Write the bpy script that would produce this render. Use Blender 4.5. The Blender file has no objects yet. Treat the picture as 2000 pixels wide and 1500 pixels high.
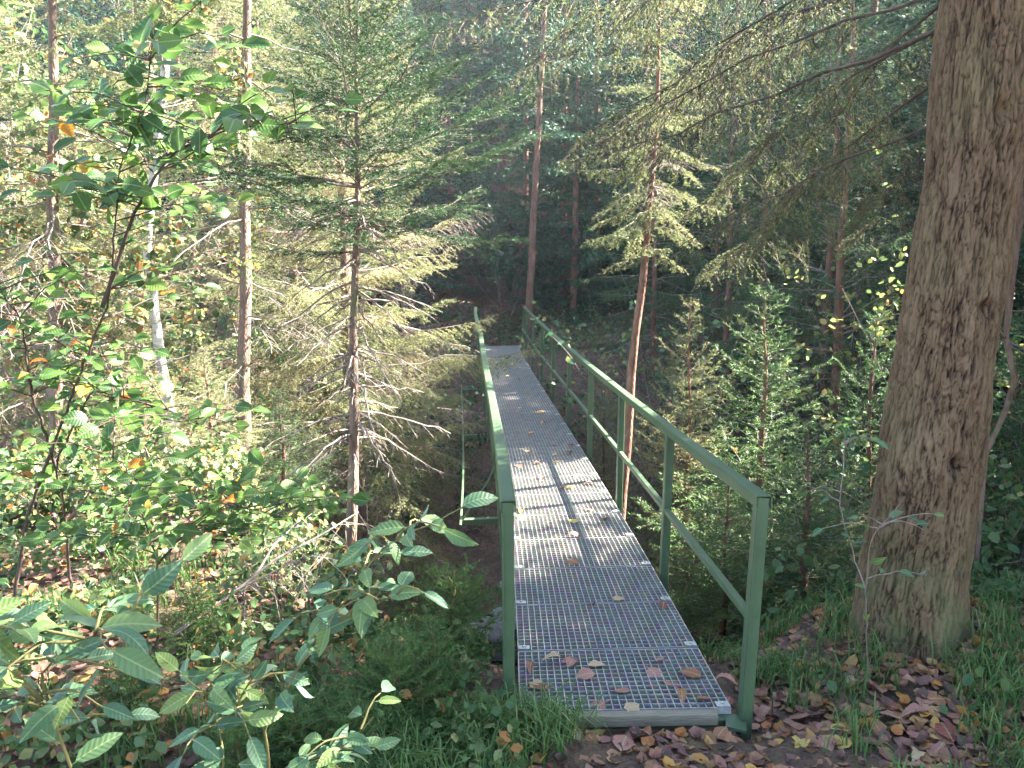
import bpy, math, random
import numpy as np
from mathutils import Matrix, Vector

# ------------------------------------------------------------------ camera, world, sun, exposure
S = bpy.context.scene
COL = S.collection
rad = math.radians
CAM = np.array([0.0, 0.0, 1.9])
PITCH, ROLL, FOC = 0.1585, 0.0192, 1500.0
_F = np.array([0, math.cos(PITCH), -math.sin(PITCH)])
_U0 = np.array([0, math.sin(PITCH), math.cos(PITCH)])
_R0 = np.array([1.0, 0, 0])
_R = math.cos(ROLL)*_R0 - math.sin(ROLL)*_U0
_U = math.sin(ROLL)*_R0 + math.cos(ROLL)*_U0
cam_d = bpy.data.cameras.new('camera')
cam_d.sensor_width = 36.0
cam_d.lens = 27.0
cam_d.clip_start = 0.05
cam_d.clip_end = 600
cam = bpy.data.objects.new('camera', cam_d)
COL.objects.link(cam)
m = Matrix(((_R[0], _U[0], -_F[0], CAM[0]), (_R[1], _U[1], -_F[1], CAM[1]), (_R[2], _U[2], -_F[2], CAM[2]), (0, 0, 0, 1)))
cam.matrix_world = m
S.camera = cam

SUN_AZ, SUN_EL = rad(73), rad(40)      # azimuth from +Y towards +X
w = bpy.data.worlds.new('World')
S.world = w
w.use_nodes = True
nt = w.node_tree
nt.nodes.clear()
sky = nt.nodes.new('ShaderNodeTexSky')
sky.sky_type = 'NISHITA'
sky.sun_disc = False
sky.sun_elevation = SUN_EL
sky.sun_rotation = SUN_AZ
bg = nt.nodes.new('ShaderNodeBackground')
bg.inputs['Strength'].default_value = 0.07
wo = nt.nodes.new('ShaderNodeOutputWorld')
nt.links.new(sky.outputs[0], bg.inputs[0])
nt.links.new(bg.outputs[0], wo.inputs[0])
sd = np.array([math.cos(SUN_EL)*math.sin(SUN_AZ), math.cos(SUN_EL)*math.cos(SUN_AZ), math.sin(SUN_EL)])
sl = bpy.data.lights.new('sun', 'SUN')
sl.energy = 5.0
sl.angle = rad(0.53)
sl.color = (1.0, 0.95, 0.86)
so = bpy.data.objects.new('sun', sl)
COL.objects.link(so)
so.rotation_euler = Vector(sd).to_track_quat('Z', 'Y').to_euler()
S.view_settings.view_transform = 'Standard'
S.view_settings.look = 'None'
S.view_settings.exposure = 4.05
S.view_settings.gamma = 1.0
S.view_settings.use_curve_mapping = False
S.render.engine = 'CYCLES'
cy = S.cycles
cy.max_bounces = 6
cy.diffuse_bounces = 4
cy.glossy_bounces = 2
cy.transmission_bounces = 4
cy.transparent_max_bounces = 4
cy.sample_clamp_indirect = 6
cy.use_denoising = True
cy.caustics_reflective = False
cy.caustics_refractive = False

# ------------------------------------------------------------------ helpers
def at(px, py, Y):
    """world point at distance Y (along +Y) that the photograph shows at pixel px, py"""
    d = _F + (px-1000)/FOC*_R + (750-py)/FOC*_U
    return CAM + d*(Y/d[1])

def nrm(a):
    return a/np.maximum(np.linalg.norm(a, axis=-1, keepdims=True), 1e-9)

def _h(ix, iy, iz, seed):
    n = (ix*374761393 + iy*668265263 + iz*2147483647 + seed*974711) & 0x7fffffff
    n = ((n ^ (n >> 13))*1274126177) & 0x7fffffff
    n = (n ^ (n >> 16)) & 0x7fffffff
    return (n & 0xffff)/65535.0

def vnoise(x, y, z=None, seed=0):
    x = np.asarray(x, float); y = np.asarray(y, float)
    z = np.zeros_like(x) if z is None else np.asarray(z, float)
    fx, fy, fz = np.floor(x), np.floor(y), np.floor(z)
    ix, iy, iz = fx.astype(np.int64), fy.astype(np.int64), fz.astype(np.int64)
    tx, ty, tz = x-fx, y-fy, z-fz
    tx = tx*tx*(3-2*tx); ty = ty*ty*(3-2*ty); tz = tz*tz*(3-2*tz)
    r = 0
    for a in (0, 1):
        for b in (0, 1):
            for c in (0, 1):
                wgt = (tx if a else 1-tx)*(ty if b else 1-ty)*(tz if c else 1-tz)
                r = r + wgt*_h(ix+a, iy+b, iz+c, seed)
    return r*2-1

def fbm(x, y, z=None, o=4, seed=0):
    r = 0; a = 1.0; f = 1.0
    for i in range(o):
        r = r + a*vnoise(x*f, y*f, None if z is None else z*f, seed+i*17)
        a *= 0.5; f *= 2.03
    return r

def worley(x, y, seed=0, wrap=0):
    """returns F1, F2-F1 for points on a plane (x periodic with period wrap if given)"""
    ix, iy = np.floor(x).astype(np.int64), np.floor(y).astype(np.int64)
    f1 = np.full(x.shape, 9.0); f2 = np.full(x.shape, 9.0)
    for a in (-1, 0, 1):
        for b in (-1, 0, 1):
            cx, cy_ = ix+a, iy+b
            hx = cx % wrap if wrap else cx
            px = cx + _h(hx, cy_, 0*hx, seed); py = cy_ + _h(hx, cy_, 0*hx+7, seed+3)
            d = np.sqrt((px-x)**2+(py-y)**2)
            nf1 = np.minimum(f1, d)
            f2 = np.where(d < f1, f1, np.minimum(f2, d))
            f1 = nf1
    return f1, f2-f1

def smooth(a, b, x):
    t = np.clip((x-a)/(b-a), 0, 1)
    return t*t*(3-2*t)

class Geo:
    def __init__(s):
        s.V = []; s.F = []; s.M = []; s.T = []; s.n = 0; s.UV = []
    def add(s, V, F, mat=0, tone=0.5, uv=None):
        V = np.asarray(V, float).reshape(-1, 3); F = np.asarray(F, np.int64)
        if len(V) == 0: return
        s.V.append(V); s.F.append(F+s.n); s.M.append(np.full(len(F), mat, np.int32))
        t = np.asarray(tone, float)
        s.T.append(np.full(len(V), float(t)) if t.ndim == 0 else t)
        s.UV.append(np.zeros((len(V), 2)) if uv is None else np.asarray(uv, float))
        s.n += len(V)
    def box(s, c, d, ax=None, mat=0, tone=.5):
        c = np.asarray(c, float); d = np.asarray(d, float)/2
        sg = np.array([[-1,-1,-1],[1,-1,-1],[1,1,-1],[-1,1,-1],[-1,-1,1],[1,-1,1],[1,1,1],[-1,1,1]], float)*d
        if ax is not None: sg = sg @ np.asarray(ax)
        s.add(sg+c, [[0,3,2,1],[4,5,6,7],[0,1,5,4],[1,2,6,5],[2,3,7,6],[3,0,4,7]], mat, tone)
    def tube(s, P, R, n=6, mat=0, tone=.5, cap=True):
        P = np.asarray(P, float); k = len(P); R = np.broadcast_to(np.asarray(R, float), (k,))
        T = np.gradient(P, axis=0); T = nrm(T)
        ref = np.array([0.0, 0, 1]) if abs(T[0][2]) < .8 else np.array([1.0, 0, 0])
        A = nrm(np.cross(T, ref)); B = np.cross(T, A)
        an = np.arange(n)*2*np.pi/n
        V = P[:, None]+R[:, None, None]*(np.cos(an)[None, :, None]*A[:, None]+np.sin(an)[None, :, None]*B[:, None])
        V = V.reshape(-1, 3)
        i = np.arange(k-1)[:, None]*n; j = np.arange(n)[None]; j2 = (j+1) % n
        F = np.stack([i+j, i+j2, i+n+j2, i+n+j], -1).reshape(-1, 4)
        s.add(V, F, mat, tone)
        if cap:
            for e in (0, k-1):
                c = len(s.V[-1])
                ring = V[e*n:(e+1)*n]
                VV = np.concatenate([ring, P[e][None]+(T[e]*R[e]*.5*(1 if e else -1))[None]])
                FF = [[q, (q+1) % n, n] if e else [(q+1) % n, q, n] for q in range(n)]
                s.add(VV, FF, mat, tone)
    def sticks(s, A, B, r0, r1, mat=0, tone=.5):
        """many 3-sided tapered sticks"""
        if len(A) == 0: return
        d = nrm(B-A)
        ref = np.where(np.abs(d[:, 2:3]) < .8, np.array([[0, 0, 1.0]]), np.array([[1.0, 0, 0]]))
        a = nrm(np.cross(d, ref)); b = np.cross(d, a)
        r0 = np.broadcast_to(r0, (len(A),))[:, None]; r1 = np.broadcast_to(r1, (len(A),))[:, None]
        vs = []
        for base, r in ((A, r0), (B, r1)):
            for k in range(3):
                an = k*2*math.pi/3
                vs.append(base+r*(math.cos(an)*a+math.sin(an)*b))
        V = np.stack(vs, 1).reshape(-1, 3)
        o = np.arange(len(A))[:, None, None]*6
        F = (o+np.array([[0, 1, 4, 3], [1, 2, 5, 4], [2, 0, 3, 5]])[None]).reshape(-1, 4)
        t = np.asarray(tone, float)
        s.add(V, F, mat, tone if t.ndim == 0 else np.repeat(t, 6))
    def tris(s, P, mat=0, tone=.5):
        n = len(P)
        if n == 0: return
        t = np.asarray(tone, float)
        s.add(P.reshape(-1, 3), np.arange(n*3).reshape(-1, 3), mat, tone if t.ndim == 0 else np.repeat(t, 3))
    def mesh(s, name, mats, smooth_=False, uv=False):
        me = bpy.data.meshes.new(name)
        V = np.concatenate(s.V); T = np.concatenate(s.T)
        me.vertices.add(len(V)); me.vertices.foreach_set('co', V.astype(np.float32).ravel())
        sizes = np.concatenate([np.full(len(f), f.shape[1], np.int32) for f in s.F])
        loops = np.concatenate([f.ravel() for f in s.F]).astype(np.int32)
        me.loops.add(len(loops)); me.loops.foreach_set('vertex_index', loops)
        me.polygons.add(len(sizes))
        st = np.concatenate([[0], np.cumsum(sizes)[:-1]]).astype(np.int32)
        me.polygons.foreach_set('loop_start', st)
        me.polygons.foreach_set('loop_total', sizes)
        me.polygons.foreach_set('material_index', np.concatenate(s.M))
        me.polygons.foreach_set('use_smooth', np.full(len(sizes), smooth_, bool))
        at_ = me.attributes.new('tone', 'FLOAT', 'POINT')
        at_.data.foreach_set('value', T.astype(np.float32))
        if uv:
            l = me.uv_layers.new(name='uv')
            l.data.foreach_set('uv', np.concatenate(s.UV)[loops].astype(np.float32).ravel())
        for mt in mats: me.materials.append(mt)
        me.update(calc_edges=True); me.validate()
        return me

def link(name, me, parent=None, loc=None):
    o = bpy.data.objects.new(name, me)
    COL.objects.link(o)
    if parent is not None: o.parent = parent
    if loc is not None: o.location = tuple(loc)
    return o
def thing(name, label, cat, loc=(0, 0, 0), group=None, me=None, rz=0.0):
    o = bpy.data.objects.new(name, me); COL.objects.link(o)
    o.location = tuple(loc); o.rotation_euler = (0, 0, rz)
    o['label'] = label; o['category'] = cat
    if group: o['group'] = group
    return o
def copy_tree(o, parent=None, label=None):
    c = o.copy(); COL.objects.link(c)
    if parent is not None: c.parent = parent
    if label: c['label'] = label
    for ch in list(o.children): copy_tree(ch, c)
    return c

# ------------------------------------------------------------------ materials
class NT:
    def __init__(s, name):
        s.m = bpy.data.materials.new(name); s.m.use_nodes = True
        s.t = s.m.node_tree; s.t.nodes.clear()
        s.out = s.n('ShaderNodeOutputMaterial')
    def n(s, ty, **k):
        x = s.t.nodes.new(ty)
        for a, b in k.items():
            if a.startswith('i_'):
                x.inputs[a[2:].replace('_', ' ')].default_value = b
            else: setattr(x, a, b)
        return x
    def l(s, a, b): s.t.links.new(a, b)
    def ramp(s, src, stops):
        r = s.n('ShaderNodeValToRGB'); e = r.color_ramp.elements
        while len(e) < len(stops): e.new(0.5)
        for q, (p, c) in zip(e, stops):
            q.position = p; q.color = (*c, 1)
        s.l(src, r.inputs[0]); return r.outputs[0]
    def noise(s, scale, detail=4, rough=.55, vec=None, dist=0):
        x = s.n('ShaderNodeTexNoise'); x.inputs['Scale'].default_value = scale
        x.inputs['Detail'].default_value = detail; x.inputs['Roughness'].default_value = rough
        x.inputs['Distortion'].default_value = dist
        if vec is not None: s.l(vec, x.inputs['Vector'])
        return x.outputs['Fac']
    def pos(s, scale=(1, 1, 1)):
        g = s.n('ShaderNodeTexCoord'); mp = s.n('ShaderNodeMapping')
        mp.inputs['Scale'].default_value = scale
        s.l(g.outputs['Object'], mp.inputs[0]); return mp.outputs[0]
    def mix(s, fac, a, b, mode='MIX'):
        x = s.n('ShaderNodeMix', data_type='RGBA', blend_type=mode)
        if isinstance(fac, (int, float)): x.inputs[0].default_value = fac
        else: s.l(fac, x.inputs[0])
        for v, i in ((a, 6), (b, 7)):
            if isinstance(v, tuple): x.inputs[i].default_value = (*v, 1)
            else: s.l(v, x.inputs[i])
        return x.outputs[2]
    def math(s, op, a, b=0.0):
        x = s.n('ShaderNodeMath', operation=op)
        for v, i in ((a, 0), (b, 1)):
            if isinstance(v, (int, float)): x.inputs[i].default_value = v
            else: s.l(v, x.inputs[i])
        return x.outputs[0]
    def attr(s, nm='tone'):
        x = s.n('ShaderNodeAttribute'); x.attribute_name = nm; return x.outputs['Fac']
    def rnd(s): return s.n('ShaderNodeObjectInfo').outputs['Random']
    def bump(s, h, strength=.5, dist=.01):
        b = s.n('ShaderNodeBump'); b.inputs['Strength'].default_value = strength
        b.inputs['Distance'].default_value = dist; s.l(h, b.inputs['Height']); return b.outputs[0]
    def surf(s, color, rough=.6, metal=0, spec=.5, normal=None, transl=0, tcol=None):
        p = s.n('ShaderNodeBsdfPrincipled')
        if isinstance(color, tuple): p.inputs['Base Color'].default_value = (*color, 1)
        else: s.l(color, p.inputs['Base Color'])
        if isinstance(rough, (int, float)): p.inputs['Roughness'].default_value = rough
        else: s.l(rough, p.inputs['Roughness'])
        p.inputs['Metallic'].default_value = metal
        p.inputs['Specular IOR Level'].default_value = spec
        if normal is not None: s.l(normal, p.inputs['Normal'])
        o = p.outputs[0]
        if transl:
            t = s.n('ShaderNodeBsdfTranslucent')
            c = tcol if tcol is not None else color
            if isinstance(c, tuple): t.inputs[0].default_value = (*c, 1)
            else: s.l(c, t.inputs[0])
            mx = s.n('ShaderNodeMixShader'); mx.inputs[0].default_value = transl
            s.l(o, mx.inputs[1]); s.l(t.outputs[0], mx.inputs[2]); o = mx.outputs[0]
        s.l(o, s.out.inputs[0]); return s.m

def mat_needle(name, c0, c1, c2, transl=.3):
    q = NT(name)
    f = q.math('ADD', q.math('MULTIPLY', q.attr(), .8), q.math('MULTIPLY', q.rnd(), .2))
    c = q.ramp(f, [(0.0, c0), (.55, c1), (1.0, c2)])
    return q.surf(c, .6, 0, .25, transl=transl)
M = {}
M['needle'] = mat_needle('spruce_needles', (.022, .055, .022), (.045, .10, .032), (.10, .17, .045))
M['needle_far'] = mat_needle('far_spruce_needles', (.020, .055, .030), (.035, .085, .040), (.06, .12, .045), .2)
M['needle_lit'] = mat_needle('sunlit_needles', (.08, .115, .045), (.18, .20, .08), (.34, .28, .15), .4)  # pale yellow of overexposed sunlight put into the needle colour
M['needle_brown'] = mat_needle('mixed_dry_needles', (.10, .085, .05), (.16, .12, .07), (.13, .19, .06), .3)
def mat_bark(name, a, b, c, sc=(18, 18, 5), moss=None, bs=.6):
    q = NT(name); p = q.pos(sc)
    n1 = q.noise(1.0, 6, .65, p, .6)
    n2 = q.noise(4.0, 4, .6, q.pos((1, 1, 1)))
    col = q.ramp(n1, [(.28, a), (.5, b), (.75, c)])
    if moss:
        fac = q.ramp(n2, [(.5, (0, 0, 0)), (.66, (.6, .6, .6))])
        col = q.mix(fac, col, moss)
    v = q.n('ShaderNodeTexVoronoi', feature='DISTANCE_TO_EDGE'); v.inputs['Scale'].default_value = 3
    q.l(p, v.inputs['Vector'])
    h = q.math('ADD', q.math('MULTIPLY', v.outputs['Distance'], 1.2), n1)
    return q.surf(col, .85, 0, .2, q.bump(h, bs, .02))
M['bark'] = mat_bark('spruce_bark', (.07, .045, .035), (.17, .11, .085), (.28, .21, .17), moss=(.12, .14, .07))
M['bark_red'] = mat_bark('reddish_bark', (.07, .035, .025), (.17, .085, .06), (.26, .16, .12))
M['bark_birch'] = mat_bark('pale_birch_bark', (.12, .10, .09), (.50, .47, .43), (.66, .64, .60), sc=(6, 6, 24), bs=.25)
M['twig'] = mat_bark('grey_twig', (.10, .075, .06), (.20, .155, .13), (.33, .27, .24), bs=.1)
M['twig_dark'] = mat_bark('dark_twig', (.035, .025, .02), (.08, .055, .045), (.13, .10, .08), bs=.1)
M['stem'] = mat_bark('green_brown_stem', (.07, .06, .03), (.15, .13, .05), (.22, .20, .09), bs=.1)
def mat_bigbark():
    q = NT('old_spruce_bark')
    t = q.attr()                                   # plate height 0..1 baked from the real relief
    p = q.pos((9, 9, 3)); n1 = q.noise(1.3, 7, .7, p, .4)
    n2 = q.noise(3.2, 3, .6, q.pos((1, 1, .6)))
    n3 = q.noise(60, 4, .7, q.pos((1, 1, .35)))
    f = q.math('ADD', q.math('MULTIPLY', t, .75), q.math('MULTIPLY', n1, .4))
    col = q.ramp(f, [(.22, (.010, .006, .004)), (.38, (.055, .033, .020)), (.62, (.125, .078, .046)), (.97, (.21, .14, .088))])
    col = q.mix(q.ramp(n2, [(.5, (0, 0, 0)), (.7, (.3, .3, .3))]), col, (.22, .19, .09))
    g = q.n('ShaderNodeTexCoord'); sx = q.n('ShaderNodeSeparateXYZ'); q.l(g.outputs['Object'], sx.inputs[0])
    low = q.n('ShaderNodeMapRange'); q.l(sx.outputs[2], low.inputs[0])
    low.inputs[1].default_value = .75; low.inputs[2].default_value = 0.1; low.inputs[3].default_value = 0; low.inputs[4].default_value = .75
    mf = q.math('MULTIPLY', q.math('MULTIPLY', low.outputs[0], .8), q.ramp(q.noise(5, 4, .6, q.pos()), [(.4, (0, 0, 0)), (.58, (1, 1, 1))]))
    col = q.mix(mf, col, (.095, .115, .05))
    h = q.math('ADD', n1, q.math('MULTIPLY', n3, .35))
    return q.surf(col, .88, 0, .2, q.bump(h, .7, .012))
M['bigbark'] = mat_bigbark()

def mat_leaf(name, cols, transl=.42, rough=.42, spots=(.16, .07, .02), back=None):
    q = NT(name)
    u = q.n('ShaderNodeUVMap'); u.uv_map = 'uv'
    sx = q.n('ShaderNodeSeparateXYZ'); q.l(u.outputs[0], sx.inputs[0])
    c = q.ramp(q.rnd(), [(i/(len(cols)-1), k) for i, k in enumerate(cols)])
    ax = q.math('ABSOLUTE', sx.outputs[0])
    # side veins run forward from the midrib
    vv = q.math('SINE', q.math('MULTIPLY', q.math('SUBTRACT', sx.outputs[1], q.math('MULTIPLY', ax, .35)), 52.0))
    rib = q.math('LESS_THAN', ax, .035)
    c = q.mix(q.math('MULTIPLY', q.math('ADD', q.math('MULTIPLY', vv, .5), .5), .12), c, (.02, .04, .01))
    c = q.mix(q.math('MULTIPLY', rib, .45), c, (.35, .42, .18))
    n = q.noise(9, 3, .6, q.pos((6, 6, 6)))
    c = q.mix(q.ramp(n, [(.62, (0, 0, 0)), (.72, (.7, .7, .7))]), c, spots)
    geo = q.n('ShaderNodeNewGeometry')
    if back: c = q.mix(geo.outputs['Backfacing'], c, back)
    bmp = q.bump(vv, .25, .002)
    return q.surf(c, rough, 0, .45, bmp, transl, c)
M['leaf_hazel'] = mat_leaf('hazel_leaf', [(.045, .11, .03), (.07, .15, .035), (.10, .19, .04), (.15, .24, .05)], .5)
M['leaf_willow'] = mat_leaf('willow_leaf', [(.06, .135, .075), (.08, .165, .085), (.10, .19, .075), (.17, .24, .06)], .3, .5, (.22, .16, .08), (.17, .26, .17))
M['leaf_yellow'] = mat_leaf('yellow_leaf', [(.40, .27, .04), (.55, .32, .05), (.42, .34, .06)], .45)
M['leaf_orange'] = mat_leaf('orange_leaf', [(.50, .16, .02), (.55, .22, .03)], .45)
dry = {'pinkish brown': [(.33, .15, .115), (.40, .195, .145)], 'rust brown': [(.27, .11, .055), (.33, .15, .075)],
       'tan': [(.42, .29, .16), (.48, .34, .2)], 'dark red': [(.20, .05, .035), (.25, .07, .05)],
       'yellow': [(.50, .38, .09), (.55, .40, .12)], 'orange': [(.55, .22, .04), (.60, .27, .05)]}
for k, v in dry.items(): M[k] = mat_leaf('dry_leaf_'+k.replace(' ', '_'), v, .15, .6)
def mat_litter():
    q = NT('leaf_litter')
    c = q.ramp(q.attr(), [(0, (.09, .055, .045)), (.2, (.20, .10, .08)), (.42, (.34, .16, .12)), (.6, (.28, .14, .075)), (.78, (.40, .24, .11)), (.9, (.50, .28, .06)), (1, (.36, .08, .03))])
    n = q.noise(90, 3, .6, q.pos())
    c = q.mix(q.math('MULTIPLY', n, .35), c, (.12, .07, .05))
    return q.surf(c, .65, 0, .35, None, .12)
M['litter'] = mat_litter()
def mat_ground():
    q = NT('forest_soil'); p = q.pos()
    n = q.noise(3, 7, .65, p); n2 = q.noise(34, 6, .7, p); v = q.n('ShaderNodeTexVoronoi'); v.inputs['Scale'].default_value = 22; q.l(p, v.inputs['Vector'])
    c = q.ramp(n2, [(.3, (.035, .026, .02)), (.5, (.085, .06, .045)), (.68, (.16, .11, .08))])
    c2 = q.ramp(v.outputs['Color'], [(.2, (.10, .06, .045)), (.5, (.21, .125, .085)), (.9, (.16, .13, .06))])
    c = q.mix(q.ramp(n, [(.42, (.15, .15, .15)), (.62, (.75, .75, .75))]), c, c2)
    h = q.math('ADD', n2, q.math('MULTIPLY', v.outputs['Distance'], .6))
    return q.surf(c, .9, 0, .2, q.bump(h, .9, .03))
M['soil'] = mat_ground()
def mat_grass():
    q = NT('grass_blade')
    c = q.ramp(q.attr(), [(0, (.05, .11, .03)), (.5, (.10, .19, .05)), (.78, (.16, .24, .07)), (1, (.36, .28, .14))])
    return q.surf(c, .5, 0, .35, None, .35)
M['grass'] = mat_grass()
def mat_under(name, cols):
    q = NT(name)
    c = q.ramp(q.attr(), cols)
    return q.surf(c, .5, 0, .4, None, .4)
M['under'] = mat_under('small_green_leaves', [(0, (.03, .08, .025)), (.45, (.075, .14, .045)), (.82, (.17, .21, .08)), (.96, (.34, .29, .10)), (1, (.36, .17, .05))])
M['under_dark'] = mat_under('bluish_bush_leaves', [(0, (.02, .06, .03)), (.6, (.045, .11, .05)), (.9, (.08, .15, .06)), (1, (.25, .22, .08))])
M['under_yellow'] = mat_under('yellowing_leaves', [(0, (.10, .17, .05)), (.4, (.20, .25, .07)), (.8, (.38, .33, .09)), (1, (.42, .24, .07))])
def mat_paint():
    q = NT('green_paint'); p = q.pos()
    n = q.noise(5, 5, .6, p); n2 = q.noise(120, 3, .6, p)
    c = q.ramp(n, [(.3, (.05, .085, .042)), (.7, (.072, .115, .06))])
    c = q.mix(q.ramp(q.noise(40, 5, .7, p), [(.62, (0, 0, 0)), (.70, (.7, .7, .7))]), c, (.13, .12, .07))
    c = q.mix(q.ramp(q.noise(95, 4, .7, p), [(.69, (0, 0, 0)), (.72, (.9, .9, .9))]), c, (.16, .07, .035))
    r = q.n('ShaderNodeMapRange'); q.l(n2, r.inputs[0]); r.inputs[3].default_value = .32; r.inputs[4].default_value = .55
    return q.surf(c, r.outputs[0], 0, .5, q.bump(n2, .12, .002))
M['paint'] = mat_paint()
def mat_zinc(name='galvanised_steel', k=1.0):
    q = NT(name); p = q.pos()
    v = q.n('ShaderNodeTexVoronoi'); v.inputs['Scale'].default_value = 45; q.l(p, v.inputs['Vector'])
    n = q.noise(8, 5, .6, p)
    c = q.ramp(n, [(.3, (.29*k, .275*k, .25*k)), (.7, (.43*k, .41*k, .375*k))])
    c = q.mix(.2, c, v.outputs['Color'], 'OVERLAY')
    c = q.mix(q.ramp(q.noise(30, 4, .7, p), [(.6, (0, 0, 0)), (.75, (.5, .5, .5))]), c, (.20, .15, .11))
    return q.surf(c, .45, .35, .5, None)
M['zinc'] = mat_zinc()
M['clip'] = mat_zinc('bright_zinc', 1.35)
def mat_wood():
    q = NT('weathered_timber'); n = q.noise(6, 6, .7, q.pos((2, 30, 30)))
    return q.surf(q.ramp(n, [(.3, (.13, .11, .08)), (.7, (.30, .26, .19))]), .85, 0, .2, q.bump(n, .5, .004))
M['wood'] = mat_wood()
def mat_stone():
    q = NT('pale_stone'); n = q.noise(5, 6, .65, q.pos())
    return q.surf(q.ramp(n, [(.3, (.14, .14, .13)), (.7, (.36, .35, .33))]), .8, 0, .3, q.bump(n, .6, .03))
M['stone'] = mat_stone()
def mat_water():
    q = NT('stream_water'); n = q.noise(9, 3, .5, q.pos())
    return q.surf((.03, .035, .03), .08, 0, .5, q.bump(n, .35, .03))
M['water'] = mat_water()

# ------------------------------------------------------------------ bridge line
BX0, BW, BL, SP = 0.0033, .9072, 15.1, 1.643
BY0 = 3.016
def bz(t): return -.06139*t + .00798*t*t - .00028*t**3
def bx(t): return .00333*t - .00846*t*t + .00033*t**3
def bhd(t): return np.arctan(.00333 - 2*.00846*t + 3*.00033*t*t)
def bline(t, lat, h):
    t = np.asarray(t, float); lat = np.asarray(lat, float)
    hd = bhd(t)
    return np.stack([BX0+bx(t)+lat*np.cos(hd), BY0+t-lat*np.sin(hd), bz(t)+h+0*lat], -1)
def latL(t):
    t = np.minimum(t, 8.6)
    return -(.02939+.03672*t-.00367*t*t)*np.ones_like(t)
def latR(t): return BW+.09727-.00808*t+.00075*t*t

# ------------------------------------------------------------------ ground
def ground(x, y):
    x = np.asarray(x, float); y = np.asarray(y, float)
    e = 3.35 + 2.3*smooth(-.7, -2.4, x) + .55*smooth(1.2, 1.9, x) - .5*smooth(2.6, 4.5, x)
    bank = .22*smooth(-.4, -2.2, x) + .05*smooth(1.3, 2.2, x) - .03
    d = y-e
    bottom = -3.3 - .03*x
    z = bank + (bottom-bank)*smooth(-.3, 4.6, d)
    fs = 12.5 + 0*x - 1.5*smooth(-2.5, -7, x)
    ft = 17.6 - 3.5*smooth(-2.5, -8, x) - 1.0*smooth(2, 8, x)
    top = -.12 + .25*smooth(1.5, 6, np.abs(x+1.2))
    z = z + (top-bottom)*smooth(0, 1, (y-fs)/(ft-fs))*(y > fs)
    h = np.maximum(y-18.6, 0)
    slope = .19 + 0*x + .2*smooth(2.0, 5.0, np.abs(x+2.6))
    z = z + np.minimum(h, 6)*slope + np.maximum(h-6, 0)*.62
    amp = .05 + .16*smooth(0, 2.5, d) + .2*smooth(20, 30, y)
    amp = np.where((np.abs(x-.45) < .9) & (y < 4.2), .02, amp)
    z = z + amp*fbm(x*.9, y*.9, seed=3)*.8
    # lower corridor under the deck ends so that soil never pokes through the grating
    t = y-BY0
    dx_ = np.abs(x-(BX0+bx(np.clip(t, 0, BL))+BW/2))
    wgt = smooth(1.25, .58, dx_)*smooth(-.16, -.02, t)*smooth(BL+.05, BL-.1, t)
    z = z - .07*np.exp(-((x-.93)**2+(y-2.95)**2)/.02)
    z = z*(1-wgt)+np.minimum(z, bz(np.clip(t, 0, BL))-.16)*wgt
    return z
def gz(x, y): return float(ground(np.array([x]), np.array([y]))[0])

def build_ground():
    ys = np.concatenate([np.arange(-14, 0, .5), np.arange(0, 6.5, .06), np.arange(6.5, 24, .16), np.arange(24, 110, 1.2)])
    xs = np.concatenate([np.arange(-70, -12, 1.6), np.arange(-12, -4, .25), np.arange(-4, 4.5, .07), np.arange(4.5, 14, .25), np.arange(14, 72, 1.6)])
    X, Y = np.meshgrid(xs, ys)
    Z = ground(X, Y)
    Z = Z + .02*fbm(X*7, Y*7, seed=9)*(np.abs(X) < 6)
    g = Geo()
    nx = len(xs); i = np.arange(len(ys)-1)[:, None]*nx; j = np.arange(nx-1)[None]
    F = np.stack([i+j, i+j+1, i+nx+j+1, i+nx+j], -1).reshape(-1, 4)
    g.add(np.stack([X, Y, Z], -1).reshape(-1, 3), F)
    o = link('ground', g.mesh('ground', [M['soil']], True)); o['kind'] = 'structure'
build_ground()
def path_sheet(cx, hw, y0, y1, lab):
    ys = np.arange(y0, y1, .1); u = np.linspace(-1, 1, 15); U, Y = np.meshgrid(u, ys); X = cx(Y)+U*(hw+.12*np.sin(Y*3.1)*np.abs(U))
    Z = ground(X, Y)+.02*fbm(X*7, Y*7, seed=9)+.03*(1-np.abs(U)**4)-.012
    i = np.arange(len(ys)-1)[:, None]*15; j = np.arange(14)[None]; g = Geo()
    g.add(np.stack([X, Y, Z], -1).reshape(-1, 3), np.stack([i+j, i+j+1, i+15+j+1, i+15+j], -1).reshape(-1, 4))
    o = link('path', g.mesh('path', [M['soil']], True)); o['kind'] = 'structure'; o['label'] = lab
path_sheet(lambda y: .6+.1*np.sin(y), .75, -6, 2.93, 'trodden earth path leading onto the bridge')
path_sheet(lambda y: -.55-.16*(y-18.1), .7, 18.15, 28, 'leaf strewn earth path beyond the bridge')
g = Geo()
xs = np.arange(-45, 46, .5); W2 = np.linspace(-.75, .75, 7)
X, Wd = np.meshgrid(xs, W2)
YY = 9.9 + .6*np.sin(X*.35)+Wd*(1+.3*np.sin(X*1.1))
nx = len(xs); i = np.arange(6)[:, None]*nx; j = np.arange(nx-1)[None]
g.add(np.stack([X, YY, -3.16-.03*X], -1).reshape(-1, 3), np.stack([i+j, i+j+1, i+nx+j+1, i+nx+j], -1).reshape(-1, 4))
o = link('stream_water', g.mesh('stream_water', [M['water']], True)); o['kind'] = 'structure'

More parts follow.
